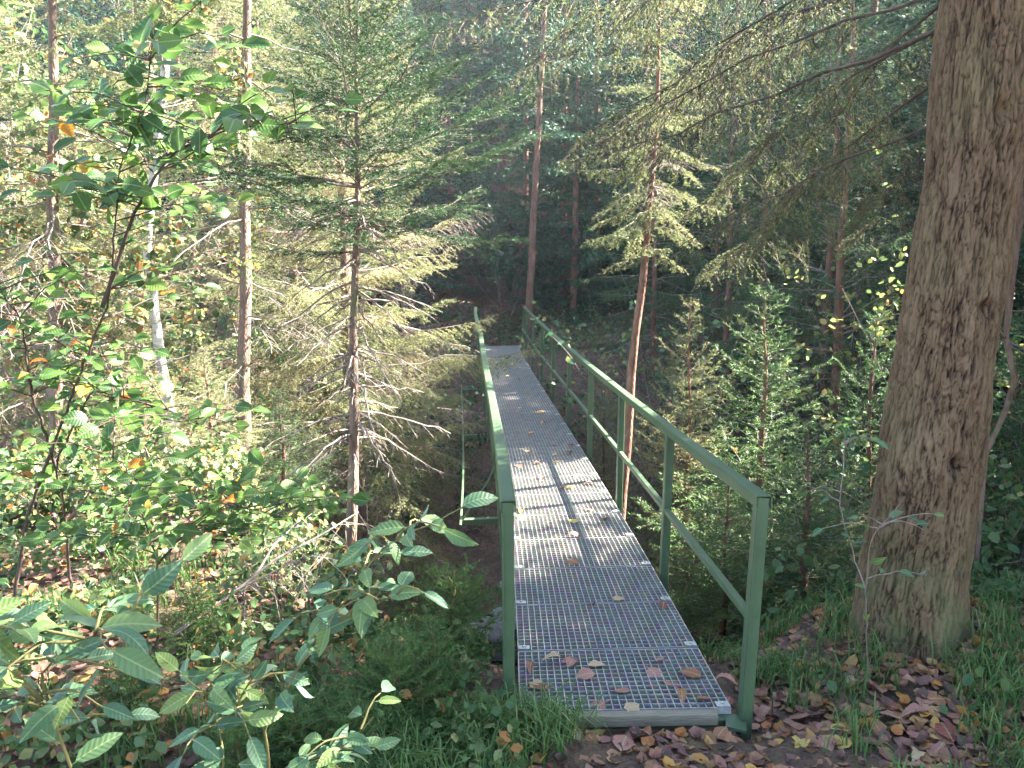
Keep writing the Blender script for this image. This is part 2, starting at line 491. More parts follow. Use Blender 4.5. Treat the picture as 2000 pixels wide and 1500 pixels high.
# ------------------------------------------------------------------ footbridge
def sweep(g, ts, latf, hf, prof, mat=0):
    """sweep a closed profile [(lateral, height)] along the bridge"""
    prof = np.asarray(prof, float); n = len(prof)
    rings = []
    for t in ts:
        la = float(latf(np.array(t))); h = float(hf(t)) if callable(hf) else hf
        rings.append(bline(np.full(n, t), la+prof[:, 0], h+prof[:, 1]))
    V = np.concatenate(rings); k = len(ts)
    i = np.arange(k-1)[:, None]*n; j = np.arange(n)[None]; j2 = (j+1) % n
    g.add(V, np.stack([i+j, i+n+j, i+n+j2, i+j2], -1).reshape(-1, 4), mat)
    g.add(rings[0], [list(range(n))], mat); g.add(rings[-1], [list(range(n))[::-1]], mat)
def upro(w, h, th, r=.006):
    a, b = w/2, w/2-th
    return [(-a, -h), (-a, -r), (-a+r, 0), (a-r, 0), (a, -r), (a, -h), (b, -h), (b, -th), (-b, -th), (-b, -h)]
def boxpro(w, h, r=.004):
    a, b = w/2, h/2
    return [(-a+r, b), (a-r, b), (a, b-r), (a, -b+r), (a-r, -b), (-a+r, -b), (-a, -b+r), (-a, b-r)]
def frame_box(a, b, wx, wy, ax_side, g, r=.004, n2=None):
    """bar from a to b with rectangular section"""
    a = np.asarray(a, float); b = np.asarray(b, float); d = nrm(b-a)
    s = ax_side - d*np.dot(ax_side, d); s = nrm(s); u = np.cross(s, d)
    pr = boxpro(wx, wy, r); V = []
    for c in (a, b):
        for p in pr: V.append(c+s*p[0]+u*p[1])
    n = len(pr)
    F = [[i, (i+1) % n, n+(i+1) % n, n+i] for i in range(n)]
    g.add(V, F); g.add(V[:n], [list(range(n))[::-1]]); g.add(V[n:], [list(range(n))])

bridge = thing('footbridge', 'narrow metal footbridge with galvanised grating deck and green painted railings', 'footbridge', (0, 0, 0))
ts = np.linspace(-.03, 9*SP+.04, 60)
for latf in (latL, latR):
    g = Geo(); sweep(g, ts, latf, .945, upro(.064, .048, .004)); link('handrail', g.mesh('handrail', [M['paint']]), bridge)
    g = Geo(); sweep(g, ts, lambda t: (latf(t)+(-.034 if latf is latL else BW+.05))/2 - (0.0 if latf is latR else 0), .405, boxpro(.036, .036)); link('mid_rail', g.mesh('mid_rail', [M['paint']]), bridge)
me_bolt = None
for side in (0, 1):
    for k in range(10):
        t = k*SP
        tl = float(latL(np.array(t))) if side == 0 else float(latR(np.array(t)))
        fl = -.045 if side == 0 else BW+.052
        g = Geo()
        top = bline(t, tl, .943-.006); foot = bline(t, fl, -.24 if k else -.13)
        hd = float(bhd(np.array(t))); sx = np.array([math.cos(hd), -math.sin(hd), 0])
        frame_box(foot, top, .05, .056, sx, g, .003)
        p = link('post', g.mesh('post', [M['paint']]), bridge)
        # raised flange lip on the camera side of each post
        g = Geo()
        d = nrm(top-foot); off = np.cross(sx, d); off = off*(1 if off[1] < 0 else -1)
        frame_box(foot+off*.031+sx*(-.019), top+off*.031+sx*(-.019)-d*.05, .006, .008, sx, g, .001)
        link('flange_lip', g.mesh('flange_lip', [M['paint']]), p)
        if k == 0 and side == 1:
            g = Geo(); c = at(1437, 1412, 2.975)
            g.box(c, (.085, .10, .012), np.array([[.95, -.25, -.12], [.25, .96, .02], [.11, -.05, .99]])); link('base_plate', g.mesh('base_plate', [M['paint']]), bridge)
        if side == 0 and k in (2, 4, 6):
            g = Geo()
            sg = -1 if side == 0 else 1
            frame_box(bline(t, fl, -.16), bline(t, fl+sg*.36, -.16), .05, .05, np.array([0, 1., 0]), g)
            link('outrigger', g.mesh('outrigger', [M['paint']]), bridge)
            g = Geo()
            P = [bline(t, fl+sg*.33, -.14), bline(t, fl+sg*.22, .02), bline(t, fl+sg*.10, .2), bline(t, fl+sg*.035, .36)]
            for q in range(3): frame_box(P[q], P[q+1]+nrm(P[q+1]-P[q])*.01, .04, .012, np.array([0, 1., 0]), g, .002)
            link('brace', g.mesh('brace', [M['paint']]), bridge)
    g = Geo(); sgn = -1 if side == 0 else 1
    fl = -.045
    tt = np.linspace(SP*1.85, 6.2*SP, 40)
    if side == 0: sweep(g, tt, lambda t: fl-.345, -.115, boxpro(.02, .02, .003)); link('side_rod', g.mesh('side_rod', [M['paint']]), bridge)
    g = Geo(); fl2 = .09 if side == 0 else BW-.09
    sweep(g, np.linspace(.35, BL-.2, 40), lambda t: fl2, -.145, boxpro(.09, .2)); link('girder', g.mesh('girder', [M['paint']]), bridge)
# grating panels: bearing bars across, thin rods along
def make_panel(Lp):
    g = Geo(); n = 14; nx_ = 27; H = .03
    for i in range(n+1):
        y = -Lp/2+.004+i*(Lp-.008)/n
        thick = .0035 if 0 < i < n else .005
        g.box((0, y, -H/2), (BW-.008, thick, H))
    for i in range(nx_+1):
        x = -BW/2+.003+i*(BW-.006)/nx_
        if i in (0, nx_): g.box((x, 0, -H/2), (.005, Lp-.001, H-.001))
        else: g.box((x, 0, -.0035), (.0045, Lp-.016, .0065))
    return g.mesh('grating_panel', [M['zinc']])
NP = 26; Lp = BL/NP
pm = make_panel(Lp-.006)
clip_g = Geo(); clip_g.box((0, 0, .003), (.058, .04, .004)); clip_g.tube([(0, 0, .004), (0, 0, .011)], .009, 6)
clip_me = clip_g.mesh('clip', [M['clip']])
for k in range(NP):
    t = (k+.5)*Lp
    hd = float(bhd(np.array(t))); sl_ = (float(bz(t+.25))-float(bz(t-.25)))/.5
    c = bline(t, BW/2, 0.0)
    o = link('grating_panel', pm, bridge, c+np.array([0, 0, .0012*math.sin(k*2.7)]))
    o.rotation_euler = (math.atan(sl_)+.002*math.sin(k*1.9), 0, -hd+.001*math.sin(k*3.1))
    for lat in (.032, BW-.032):
        if k == 0 or (k*7+int(lat*3)) % 3 != 5:
            cc = bline(k*Lp+.03, lat, .002); q = link('clip', clip_me, bridge, cc)
            q.rotation_euler = (math.atan(sl_), 0, -hd+.05*math.sin(k*5.3+lat))
    g = Geo(); a = bline(k*Lp, .03, -.055); b = bline(k*Lp, BW-.03, -.055)
    frame_box(a, b, .05, .04, np.array([0, 1., 0]), g); link('cross_bar', g.mesh('cross_bar', [M['paint']]), bridge)
g = Geo(); frame_box(bline(-.022, .0, -.027), bline(-.022, BW-.07, -.027), .042, .052, np.array([0, 1., 0]), g, .003)
link('nosing_angle', g.mesh('nosing_angle', [M['wood']]), bridge)

# ------------------------------------------------------------------ spruce machinery
def needles(g, A, B, spacing, ln, wd, tone, rng, mat=0, up=.25):
    L = np.linalg.norm(B-A, axis=1)
    n = np.maximum((L/spacing+rng.random(len(L))).astype(int), 1)
    idx = np.repeat(np.arange(len(A)), n)
    t = rng.random(len(idx))[:, None]
    d = nrm(B-A)
    ref = np.where(np.abs(d[:, 2:3]) < .9, np.array([[0, 0, 1.0]]), np.array([[1.0, 0, 0]]))
    a = nrm(np.cross(d, ref)); b = np.cross(a, d)
    d, a, b = d[idx], a[idx], b[idx]
    ph = rng.random(len(idx))*2*np.pi
    side = np.cos(ph)[:, None]*a + (np.sin(ph)*.75+up)[:, None]*b
    dr = nrm(d*.62+nrm(side)*.78+rng.normal(0, .08, (len(idx), 3)))
    base = A[idx]+(B-A)[idx]*t
    wv = nrm(np.cross(dr, nrm(rng.normal(0, 1, dr.shape))))
    l = (ln*(.65+.5*rng.random(len(idx))))[:, None]
    P = np.stack([base-wv*wd/2, base+wv*wd/2, base+dr*l], 1)
    tn = np.clip(tone[idx]+rng.normal(0, .07, len(idx)), 0, 1)
    g.tris(P, mat, tn)

def branch_skeleton(rng, base, az, elev, L, droop=.25, up=.15, s0=.12, tw=.42, dens=22., pend=.15, sub=True, tdeg=52):
    """returns main polyline and arrays of twig segments (A,B)"""
    s = np.linspace(0, 1, 9)
    az2 = az + rng.normal(0, .12)*s
    r = L*s*math.cos(elev)
    z = L*(s*math.sin(elev)-droop*s**1.7+up*s**3.2)
    P = np.stack([base[0]+r*np.sin(az2), base[1]+r*np.cos(az2), base[2]+z], 1)
    P[1:] += rng.normal(0, .012*L, (8, 3))
    n = max(int(dens*L), 5)
    sk = s0+(1-s0)*((np.arange(n)+rng.random(n)*.8)/n)
    f = sk*8; i = np.minimum(f.astype(int), 7); u = (f-i)[:, None]
    A = P[i]*(1-u)+P[i+1]*u
    T = nrm(P[i+1]-P[i])
    sd_ = nrm(np.cross(T, np.array([[0, 0, 1.0]])))*np.where(np.arange(n) % 2, 1, -1)[:, None]
    ang = np.radians(tdeg+rng.normal(0, 9, n))[:, None]
    D = nrm(T*np.cos(ang)+sd_*np.sin(ang)+np.array([[0, 0, -1.0]])*(pend+rng.normal(0, .12, n))[:, None])
    ell = tw*L*np.power(np.clip(1.04-sk, 0, 1), .75)*np.clip(.45+1.6*(sk-s0), 0, 1)*(.7+.5*rng.random(n))
    ell = np.clip(ell, .06, None)
    mid = A+D*ell[:, None]*.55
    D2 = nrm(D+np.array([[0, 0, -1.0]])*(pend*.9)+T*.25)
    end = mid+D2*ell[:, None]*.45
    SA = [A, mid]; SB = [mid, end]
    # tip of the main axis carries needles too
    SA.append(P[5:8]); SB.append(P[6:9])
    if sub:
        m = np.maximum((ell/.085).astype(int), 0)
        idx = np.repeat(np.arange(n), m)
        if len(idx):
            u = rng.random(len(idx))*.9+.08
            base2 = np.where((u < .55)[:, None], A[idx]+D[idx]*ell[idx][:, None]*u[:, None], mid[idx]+D2[idx]*ell[idx][:, None]*(u-.55)[:, None])
            sgn = np.where(rng.random(len(idx)) < .5, 1, -1)[:, None]
            sd2 = nrm(np.cross(D[idx], np.array([[0, 0, 1.0]])+rng.normal(0, .3, (len(idx), 3))))*sgn
            D3 = nrm(D[idx]*.65+sd2*.7+np.array([[0, 0, -1.0]])*pend)
            l3 = ell[idx]*(.42*(1.05-u))*(.6+.7*rng.random(len(idx)))
            SA.append(base2); SB.append(base2+D3*np.clip(l3, .03, .3)[:, None])
    return P, np.concatenate(SA), np.concatenate(SB)

LOD = {'near': (.0042, .020, .0046), 'mid': (.0085, .032, .0085), 'far': (.034, .11, .042)}
def spruce(seed, H, crown0, R, lod, mats, step=.28, nper=5, dead_to=None, droop=.3, pend=.15, dens=22., top_elev=.55, low_elev=-.05,
           trunk_r=.06, lean=(0, 0), bend=0., tw=.42, thin=1.0, tonebase=.45, azr=None, profile=.8, dead_frac=0.0, sub=True, trunk_pts=None, rad_n=10, deadlen=None):
    """returns (trunk mesh geo, crown geo, dead-branch geo) of a spruce standing at the origin"""
    rng = np.random.default_rng(seed)
    sp_, ln, wd = LOD[lod]
    if trunk_pts is None:
        hz = np.linspace(-.3, H, 26)
        u = np.clip(hz/H, 0, 1)
        TX = lean[0]*u + bend*np.sin(u*3.1)+.012*np.sin(u*17+seed); TY = lean[1]*u+.012*np.cos(u*13+seed)
        TP = np.stack([TX, TY, hz], 1)
    else:
        TP = np.asarray(trunk_pts, float); hz = TP[:, 2]
    tr = trunk_r*(np.clip(1-hz/H, 0, 1)**.8)+.004
    tr = tr*(1+.35*np.exp(-np.clip(hz, 0, None)/.25))
    gt = Geo(); gt.tube(TP, tr*(1+.05*np.sin(hz*9+seed)), rad_n, 0)
    def axis(z): return np.array([np.interp(z, hz, TP[:, 0]), np.interp(z, hz, TP[:, 1]), z])
    gc, gd = Geo(), Geo()
    z = crown0; SA, SB, TN = [], [], []
    while z < H-.05:
        fr = (z-crown0)/(H-crown0)
        Lb = R*(1-fr)**profile*min(1, .55+fr*3)
        k = nper if fr < .93 else 4
        a0 = rng.random()*6.28
        for q in range(k):
            if rng.random() > thin: continue
            az = a0+q*6.283/k+rng.normal(0, .22)
            if azr is not None and not azr(az, z): continue
            L = Lb*(.5+.72*rng.random())+.05
            el = low_elev+(top_elev-low_elev)*fr+rng.normal(0, .15)
            bz_ = z+rng.normal(0, .28*step)
            P, A, B = branch_skeleton(rng, axis(bz_), az, el, L, droop*(1-.5*fr)*rng.uniform(.5, 1.6), .16, .16 if L > .8 else .04, tw*rng.uniform(.8, 1.3), dens, pend*rng.uniform(.5, 1.8), sub)
            tn = np.clip(tonebase+rng.normal(0, .16)+np.zeros(len(A)), 0, 1)
            if rng.random() < dead_frac:
                gd.sticks(A, B, .0016 if lod in ('near', 'mid') else .004, .0008 if lod in ('near', 'mid') else .002, 0)
            else:
                SA.append(A); SB.append(B); TN.append(tn)
                if lod in ('near', 'mid') and H > 1: gd.sticks(A[:2*max(int(dens*L), 5)], B[:2*max(int(dens*L), 5)], .0013, .0008, 0)
            gd.tube(P, np.linspace(max(.003, .0065*L), .0015, 9), 4 if lod != 'near' else 5, 0, cap=False)
        z += step*(1.15-.45*fr)
    # leader shoots
    SA.append(np.array([axis(H-.35)])); SB.append(np.array([axis(H)+[0, 0, .06]])); TN.append(np.array([tonebase]))
    A = np.concatenate(SA); B = np.concatenate(SB); tn = np.concatenate(TN)
    needles(gc, A, B, sp_, ln, wd, tn, rng)
    if dead_to is not None:                       # bare dead limbs below the living crown
        z = dead_to
        while z < crown0+.3:
            for q in range(nper-1):
                if rng.random() < .25: continue
                az = rng.random()*6.283
                if azr is not None and not azr(az, z): continue
                L = (deadlen or R*.75)*(.5+.6*rng.random())
                P, A, B = branch_skeleton(rng, axis(z+rng.normal(0, .08)), az, -.1+rng.normal(0, .15), L, .32, .02, .2, .38, dens*.6, .45, True)
                gd.sticks(A, B, .0018, .0008, 0)
                gd.tube(P, np.linspace(.008, .0025, 9), 4, 0, cap=False)
            z += step
    return gt, gc, gd

def plant_spruce(name, label, loc, geos, mats, group=None, rz=0, cat='spruce tree', scale=1.0, crown_name='crown'):
    gt, gc, gd = geos
    root = thing(name, label, cat, loc, group, rz=rz); root.scale = (scale,)*3
    link('trunk', gt.mesh('trunk', [mats[0]], True), root)
    link(crown_name, gc.mesh('crown', [mats[1]]), root)['kind'] = 'stuff'
    if gd.n: link('twigs', gd.mesh('twigs', [mats[2]]), root)['kind'] = 'stuff'
    return root

rng = np.random.default_rng(5)
# --- C: the small shaded spruce left of the bridge
def base_at(px, py, Y):
    p = at(px, py, Y); p[2] = gz(p[0], p[1])-.03; return p
def trunk_line(pixels, Y, base_px, n=22, zt=None):
    """trunk axis through given pixels at depth Y, relative to its base on the ground"""
    pts = np.array([at(a, b, Y) for a, b in pixels])
    pts = pts[np.argsort(pts[:, 2])]
    x0 = np.interp(0, [0, 1], [pts[0, 0], pts[1, 0]])
    gx = pts[0, 0]; zb = gz(gx, Y)-.3
    allp = np.vstack([[gx+(pts[0, 0]-pts[1, 0])*.15, Y, zb], pts])
    if zt is not None:
        d = (pts[-1]-pts[-2])/(pts[-1, 2]-pts[-2, 2]); allp = np.vstack([allp, pts[-1]+d*(zt-pts[-1, 2])])
    origin = np.array([allp[0, 0], Y, gz(allp[0, 0], Y)])
    zz = np.linspace(allp[0, 2], allp[-1, 2], n)
    P = np.stack([np.interp(zz, allp[:, 2], allp[:, 0]), np.full(n, Y), zz], 1)
    P[:, 0] += .008*np.sin(zz*4.1+Y); P[:, 1] += .01*np.cos(zz*3.3)
    return origin, P-origin

orig, TP = trunk_line([(686, 1120), (692, 700), (697, 300), (699, 110)], 4.6, None, zt=3.35)
H = TP[-1, 2]
gsC = spruce(11, H, H-1.35, 1.25, 'near', None, step=.10, nper=6, dead_to=1.3, droop=.14, dens=36, top_elev=.75, low_elev=.12, trunk_r=.037,
             trunk_pts=TP, tw=.40, tonebase=.2, profile=.6, pend=.1, deadlen=.55)
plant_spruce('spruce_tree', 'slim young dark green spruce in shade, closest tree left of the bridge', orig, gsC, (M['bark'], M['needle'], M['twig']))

# --- H: lit thin crooked spruce right of the bridge
orig, TP = trunk_line([(1212, 1010), (1235, 720), (1243, 640), (1258, 520), (1275, 350), (1283, 180)], 7.0, None, zt=4.6)
gsH = spruce(23, TP[-1, 2], 4.9, .68, 'mid', None, step=.17, nper=6, dead_to=None, droop=.42, dens=36, profile=.35, top_elev=.3, low_elev=-.1, trunk_r=.062,
             trunk_pts=TP, tw=.42, tonebase=.55, pend=.35, dead_frac=.14, thin=.8)
plant_spruce('spruce_tree', 'thin crooked spruce with sunlit yellowish crown just right of the bridge railing', orig, gsH, (M['bark_red'], M['needle_lit'], M['twig']))

# --- left trunks with sunlit boughs and many bare limbs
specs = [([(113, 1000), (105, 500), (103, 0)], 7.2, .075, 31, 'tall straight spruce trunk at far left, with bare grey limbs', 6.5),
         ([(475, 1080), (478, 600), (483, 0)], 7.6, .072, 37, 'tall straight spruce trunk between the birch and the young dark spruce', 7.5)]
for px, Y, r, sd_, lab, zt in specs:
    orig, TP = trunk_line(px, Y, None, zt=zt, n=40)
    gs = spruce(sd_, TP[-1, 2], TP[-1, 2]-4.2, 1.7, 'mid', None, step=.34, nper=4, dead_to=1.6, droop=.3, dens=24, trunk_r=r,
                trunk_pts=TP, tonebase=.5, pend=.3, thin=.9, deadlen=1.9)
    plant_spruce('spruce_tree', lab, orig, gs, (M['bark'], M['needle_lit'], M['twig']))

# --- big sunlit spruces behind the left rail
bigvars = []
gs = spruce(41, 8.8, 1.3, 2.35, 'mid', None, step=.27, nper=7, dead_to=None, droop=.34, dens=27, profile=.5, trunk_r=.11, tonebase=.62, pend=.4, dead_frac=.1, low_elev=.02, tw=.36)
p = at(694, 900, 9.2); p[2] = gz(p[0], p[1])
A1 = plant_spruce('spruce_tree', 'broad sunlit spruce whose light green boughs reach over the left handrail', p, gs, (M['bark'], M['needle_lit'], M['twig']))
gs = spruce(43, 7.5, 1.0, 2.1, 'mid', None, step=.36, nper=5, dead_to=.6, droop=.36, dens=22, trunk_r=.10, tonebase=.5, pend=.35, dead_frac=.35, low_elev=0, tw=.38)
p = at(330, 900, 11.5); p[2] = gz(p[0], p[1])
B1 = plant_spruce('spruce_tree', 'sunlit spruce with half bare boughs behind the pale birch', p, gs, (M['bark'], M['needle_brown'], M['twig']))
for proto, px, Y, sc, rz, lab in ((A1, 60, 12.5, .95, 2.1, 'sunlit spruce behind the leftmost straight trunk'), (B1, 800, 13.2, .8, 1.2, 'smaller sunlit spruce with bare twigs deeper in the gully left of the bridge'),
                          (B1, -150, 9.5, 1.0, 4.0, 'bare limbed spruce at the left edge of the view'), (A1, 480, 15.5, 1.15, 4.4, 'large spruce on the far bank left, behind the sunlit ones'),
                          (A1, 600, 12.4, .9, 3.3, 'sunlit spruce filling the gap behind the young dark spruce'), (A1, 210, 9.4, .8, 5.2, 'sunlit spruce between the leftmost trunk and the birch'), (A1, -60, 15, 1.1, .6, 'tall sunlit spruce at the far upper left')):
    c = copy_tree(proto, label=lab); p = at(px, 900, Y); c.location = (p[0], p[1], gz(p[0], p[1])); c.rotation_euler.z = rz; c.scale = (sc,)*3

# birch (pale leaning trunk) with small leaves
def leafcloud(g, rng, C, n, spread, size, tone, mat=0, flat=.5):
    c = C[rng.integers(0, len(C), n)]+rng.normal(0, 1, (n, 3))*spread
    nn = nrm(rng.normal(0, 1, (n, 3))*np.array([1, 1, .6])+np.array([0, 0, flat*2]))
    a = nrm(np.cross(nn, rng.normal(0, 1, (n, 3)))); b = np.cross(nn, a)
    s_ = (size*(.6+.7*rng.random(n)))[:, None]
    V = np.stack([c-a*s_*.5, c-a*s_*.12+b*s_*.36, c+a*s_*.28+b*s_*.25, c+a*s_*.55, c+a*s_*.28-b*s_*.25+nn*s_*.1, c-a*s_*.12-b*s_*.36+nn*s_*.1], 1)
    o = np.arange(n)[:, None, None]*6
    F = (o+np.array([[0, 3, 2, 1], [0, 5, 4, 3]])[None]).reshape(-1, 4)
    g.add(V.reshape(-1, 3), F, mat, np.repeat(np.clip(tone+rng.normal(0, .25, n), 0, 1), 6))
def limb_tree(g, rng, base, d, L, r, depth, tips, nchild=4, spread=.6, segs=5, up=.1, n=5):
    P = [np.array(base, float)]; d = nrm(np.asarray(d, float))
    for k in range(segs):
        d = nrm(d+rng.normal(0, .12, 3)+np.array([0, 0, up*.3])); P.append(P[-1]+d*L/segs)
    P = np.array(P); g.tube(P, np.linspace(r, r*.45, len(P)), n, cap=False)
    if depth == 0: tips.extend(P[1:]); return
    for k in range(nchild):
        u = rng.uniform(.3, 1); i = min(int(u*segs), segs-1); q = P[i]+(P[i+1]-P[i])*(u*segs-i)
        dd = nrm(nrm(P[i+1]-P[i])+rng.normal(0, spread, 3)+np.array([0, 0, up]))
        limb_tree(g, rng, q, dd, L*rng.uniform(.45, .7), r*.5, depth-1, tips, nchild, spread, 4, up, 3 if depth == 1 else 4)
orig, TP = trunk_line([(372, 1060), (345, 880), (322, 740), (298, 600), (287, 480), (300, 340), (318, 180)], 7.9, None, zt=6.0, n=40)
rb = np.random.default_rng(7)
gt = Geo(); gt.tube(TP, np.linspace(.062, .03, len(TP)), 10)
gw = Geo(); tips = []
for z in np.arange(2.2, TP[-1, 2], .28):
    c = np.array([np.interp(z, TP[:, 2], TP[:, 0]), 0, z])
    a = rb.random()*6.28
    limb_tree(gw, rb, c, (math.cos(a), math.sin(a), .35), rb.uniform(.8, 1.5), .012, 1, tips, 4, .5)
gl = Geo(); leafcloud(gl, rb, np.array(tips), 5000, .06, .055, .72)
bt = thing('birch_tree', 'slender leaning birch with white bark and small sunlit leaves', 'birch tree', orig)
link('trunk', gt.mesh('trunk', [M['bark_birch']], True), bt); link('limbs', gw.mesh('limbs', [M['twig']]), bt)['kind'] = 'stuff'; link('crown', gl.mesh('crown', [M['under']]), bt)['kind'] = 'stuff'

# broken snag
orig, TP = trunk_line([(541, 1010), (541, 930), (543, 845)], 8.6, None, n=14)
gt = Geo(); gt.tube(TP, .085+.012*np.sin(np.arange(14)*1.3), 12)
rb = np.random.default_rng(9)
for k in range(7):
    a = k*.9; gt.tube([TP[-1]+[.06*math.cos(a), .06*math.sin(a), -.05], TP[-1]+[.065*math.cos(a), .065*math.sin(a), .04+.06*rb.random()]], [.025, .003], 4)
thing('tree_snag', 'short broken brown stump standing among bare twigs left of the bridge', 'tree stump', orig, me=gt.mesh('tree_snag', [M['bark']], True))

# ------------------------------------------------------------------ large old spruce on the right
def big_spruce():
    base = at(1800, 1290, 3.55); bx_, by_ = base[0], base[1]; z0 = gz(bx_, by_)
    pc = [(z, at(px, py, 3.55)) for z, px, py in ((0, 1770, 1300), (0, 1780, 1150), (0, 1805, 1000), (0, 1821, 850), (0, 1844, 700), (0, 1872, 500), (0, 1895, 350), (0, 1930, 0))]
    zs = np.array([p[1][2] for p in pc]); xx = np.array([p[1][0] for p in pc]); rr = np.array([.232, .232, .226, .222, .203, .196, .188, .180])
    Htr = 17.0
    ro = thing('old_spruce_tree', 'thick old spruce with deeply fissured bark, mossy at its foot, at right', 'spruce tree', (xx[0], 3.55, z0))
    g = Geo()
    nA, nZ = 300, 500
    zz = np.linspace(-.25, 3.9, nZ); A = np.arange(nA)*2*np.pi/nA
    Z, AA = np.meshgrid(zz, A, indexing='ij')
    order = np.argsort(zs)
    R0 = np.interp(Z+z0, zs[order], rr[order]); R0 = R0*(1+.22*np.exp(-np.clip(Z, 0, None)/.16)*(.5+.5*np.cos(AA*5+1)))
    u = AA/(2*np.pi)
    ca, sa = np.cos(AA), np.sin(AA)
    wx = fbm(ca*3, sa*3, Z*3.0, 4, 5); wz = fbm(ca*3.5, sa*3.5, Z*3.5, 4, 15); wf = fbm(ca*14, sa*14, Z*9, 2, 25)
    f1, e1 = worley(u*38+wx*1.1+wf*.25, Z*7.5+wz*1.6, 3, 38)
    f2, e2 = worley(u*76+wx*2.2+wf*.5, Z*20+wz*3.2, 8, 76)
    wid = .13+.10*smooth(-.6, .6, fbm(ca*2.2, sa*2.2, Z*2, 2, 44))
    rg = 1-np.abs(fbm(ca*9+wf*.3, sa*9, Z*3.2, 3, 51))*2.2          # long upright fissures
    crack = np.clip(e1/wid, 0, 1)**.7*(1-.85*smooth(.62, .95, rg))
    plate = crack*.68+np.clip(e2/.26, 0, 1)**.8*.32
    fine = fbm(ca*26, sa*26, Z*16, 4, 12)
    lump = fbm(ca*1.6, sa*1.6, Z*2.2, 3, 30)
    Rr = R0+.0125*plate+.0042*fine+.014*lump-.008
    # knot scars
    for (ka, kz, kr, kd) in ((-1.62, .93, .055, .035), (-1.45, 1.62, .05, .03), (-1.60, 2.45, .06, .03), (-1.35, 1.18, .045, .02), (-1.3, 3.05, .04, .02)):
        dA = (np.angle(np.exp(1j*(AA-ka))))*R0; dd = np.sqrt(dA**2+((Z-kz)*.7)**2)
        Rr += kd*np.exp(-(dd/(kr*1.5))**2)*.6-kd*1.6*np.exp(-(dd/(kr*.55))**2)
    cx = np.interp(Z+z0, zs[order], xx[order])-xx[0]
    V = np.stack([cx+Rr*np.cos(AA), Rr*np.sin(AA), Z], -1).reshape(-1, 3)
    i = np.arange(nZ-1)[:, None]*nA; j = np.arange(nA)[None]; j2 = (j+1) % nA
    tone = np.clip(-.05+plate*.8+fine*.16+lump*.10+.1*vnoise(u*58+wx*2, Z*14+wz*3, seed=4), 0, 1)
    g.add(V, np.stack([i+j, i+j2, i+nA+j2, i+nA+j], -1).reshape(-1, 4), 0, tone.ravel())
    link('trunk', g.mesh('trunk', [M['bigbark']], True), ro)
    g = Geo(); top = cx[-1, 0]
    k = 20; zt = np.linspace(3.88, Htr, k)
    g.tube(np.stack([top+.02*(zt-3.88), 0*zt, zt], 1), np.linspace(.187, .015, k), 14, tone=.6)
    link('upper_trunk', g.mesh('upper_trunk', [M['bark']], True), ro)
    # boughs
    r2 = np.random.default_rng(77); gc, gd, gdk = Geo(), Geo(), Geo(); SA, SB, TN = [], [], []
    def bough(z, az, el, L, droop, up, thick, tw=.36, dens=26, pend=.6, s0=.18, bare=.45):
        c = np.array([np.interp(z+z0, zs[order], xx[order])-xx[0], 0, z])+.17*np.array([math.sin(az), math.cos(az), 0])
        P, A, B = branch_skeleton(r2, c, az, el, L, droop, up, s0, tw, dens, pend, True, 60)
        thick *= .6
        gdk.tube(P, np.linspace(thick, thick*.2, 9), 7, cap=False)
        keep = r2.random(len(A)) > bare
        gd.sticks(A, B, .0024, .001)
        SA.append(A[keep]); SB.append(B[keep]); TN.append(np.clip(.45+r2.normal(0, .15)+np.zeros(keep.sum()), 0, 1))
    # (z, azimuth from +Y towards +X, elevation, length, droop, up, thickness)
    for a in ((2.86, -.95, -.12, 2.1, .22, .16, .017), (3.25, -.55, .05, 2.9, .32, .1, .018), (3.45, -1.15, .1, 2.3, .42, .1, .016), (3.1, .1, 0, 2.6, .35, .1, .016),
              (3.7, -.8, .1, 3.0, .45, .12, .02), (3.9, -.25, .0, 2.8, .42, .1, .018), (2.6, .35, -.1, 2.4, .25, .1, .014), (3.3, .8, 0, 2.4, .35, .1, .015),
              (3.6, -1.5, .1, 2.0, .3, .1, .016), (2.45, -.75, -.15, 1.5, .35, .1, .012), (3.0, -1.3, -.05, 1.7, .4, .1, .014), (2.7, -.1, -.1, 2.9, .35, .1, .014), (3.3, -.85, 0, 2.2, .5, .1, .014), (2.9, -.35, -.1, 2.6, .3, .12, .014)):
        bough(*a)
    z = 4.2
    while z < 15.5:
        fr = (z-4.2)/12
        for q in range(4):
            bough(z+r2.normal(0, .1), r2.random()*6.28, .0+.5*fr, (3.1*(1-fr)**.7+.3)*r2.uniform(.75, 1.15), .3, .12, .02*(1-fr)+.006, dens=9, bare=.25)
        z += .6
    A = np.concatenate(SA); B = np.concatenate(SB); tn = np.concatenate(TN)
    low = A[:, 2] < 4.0
    needles(gc, A[low], B[low], .0075, .022, .0055, tn[low], r2); needles(gc, A[~low], B[~low], .05, .06, .02, tn[~low], r2)
    link('crown', gc.mesh('crown', [M['needle_lit']]), ro)
    link('twigs', gd.mesh('twigs', [M['twig_dark']]), ro)['kind'] = 'stuff'; link('boughs', gdk.mesh('boughs', [M['twig_dark']]), ro)['kind'] = 'stuff'
big_spruce()

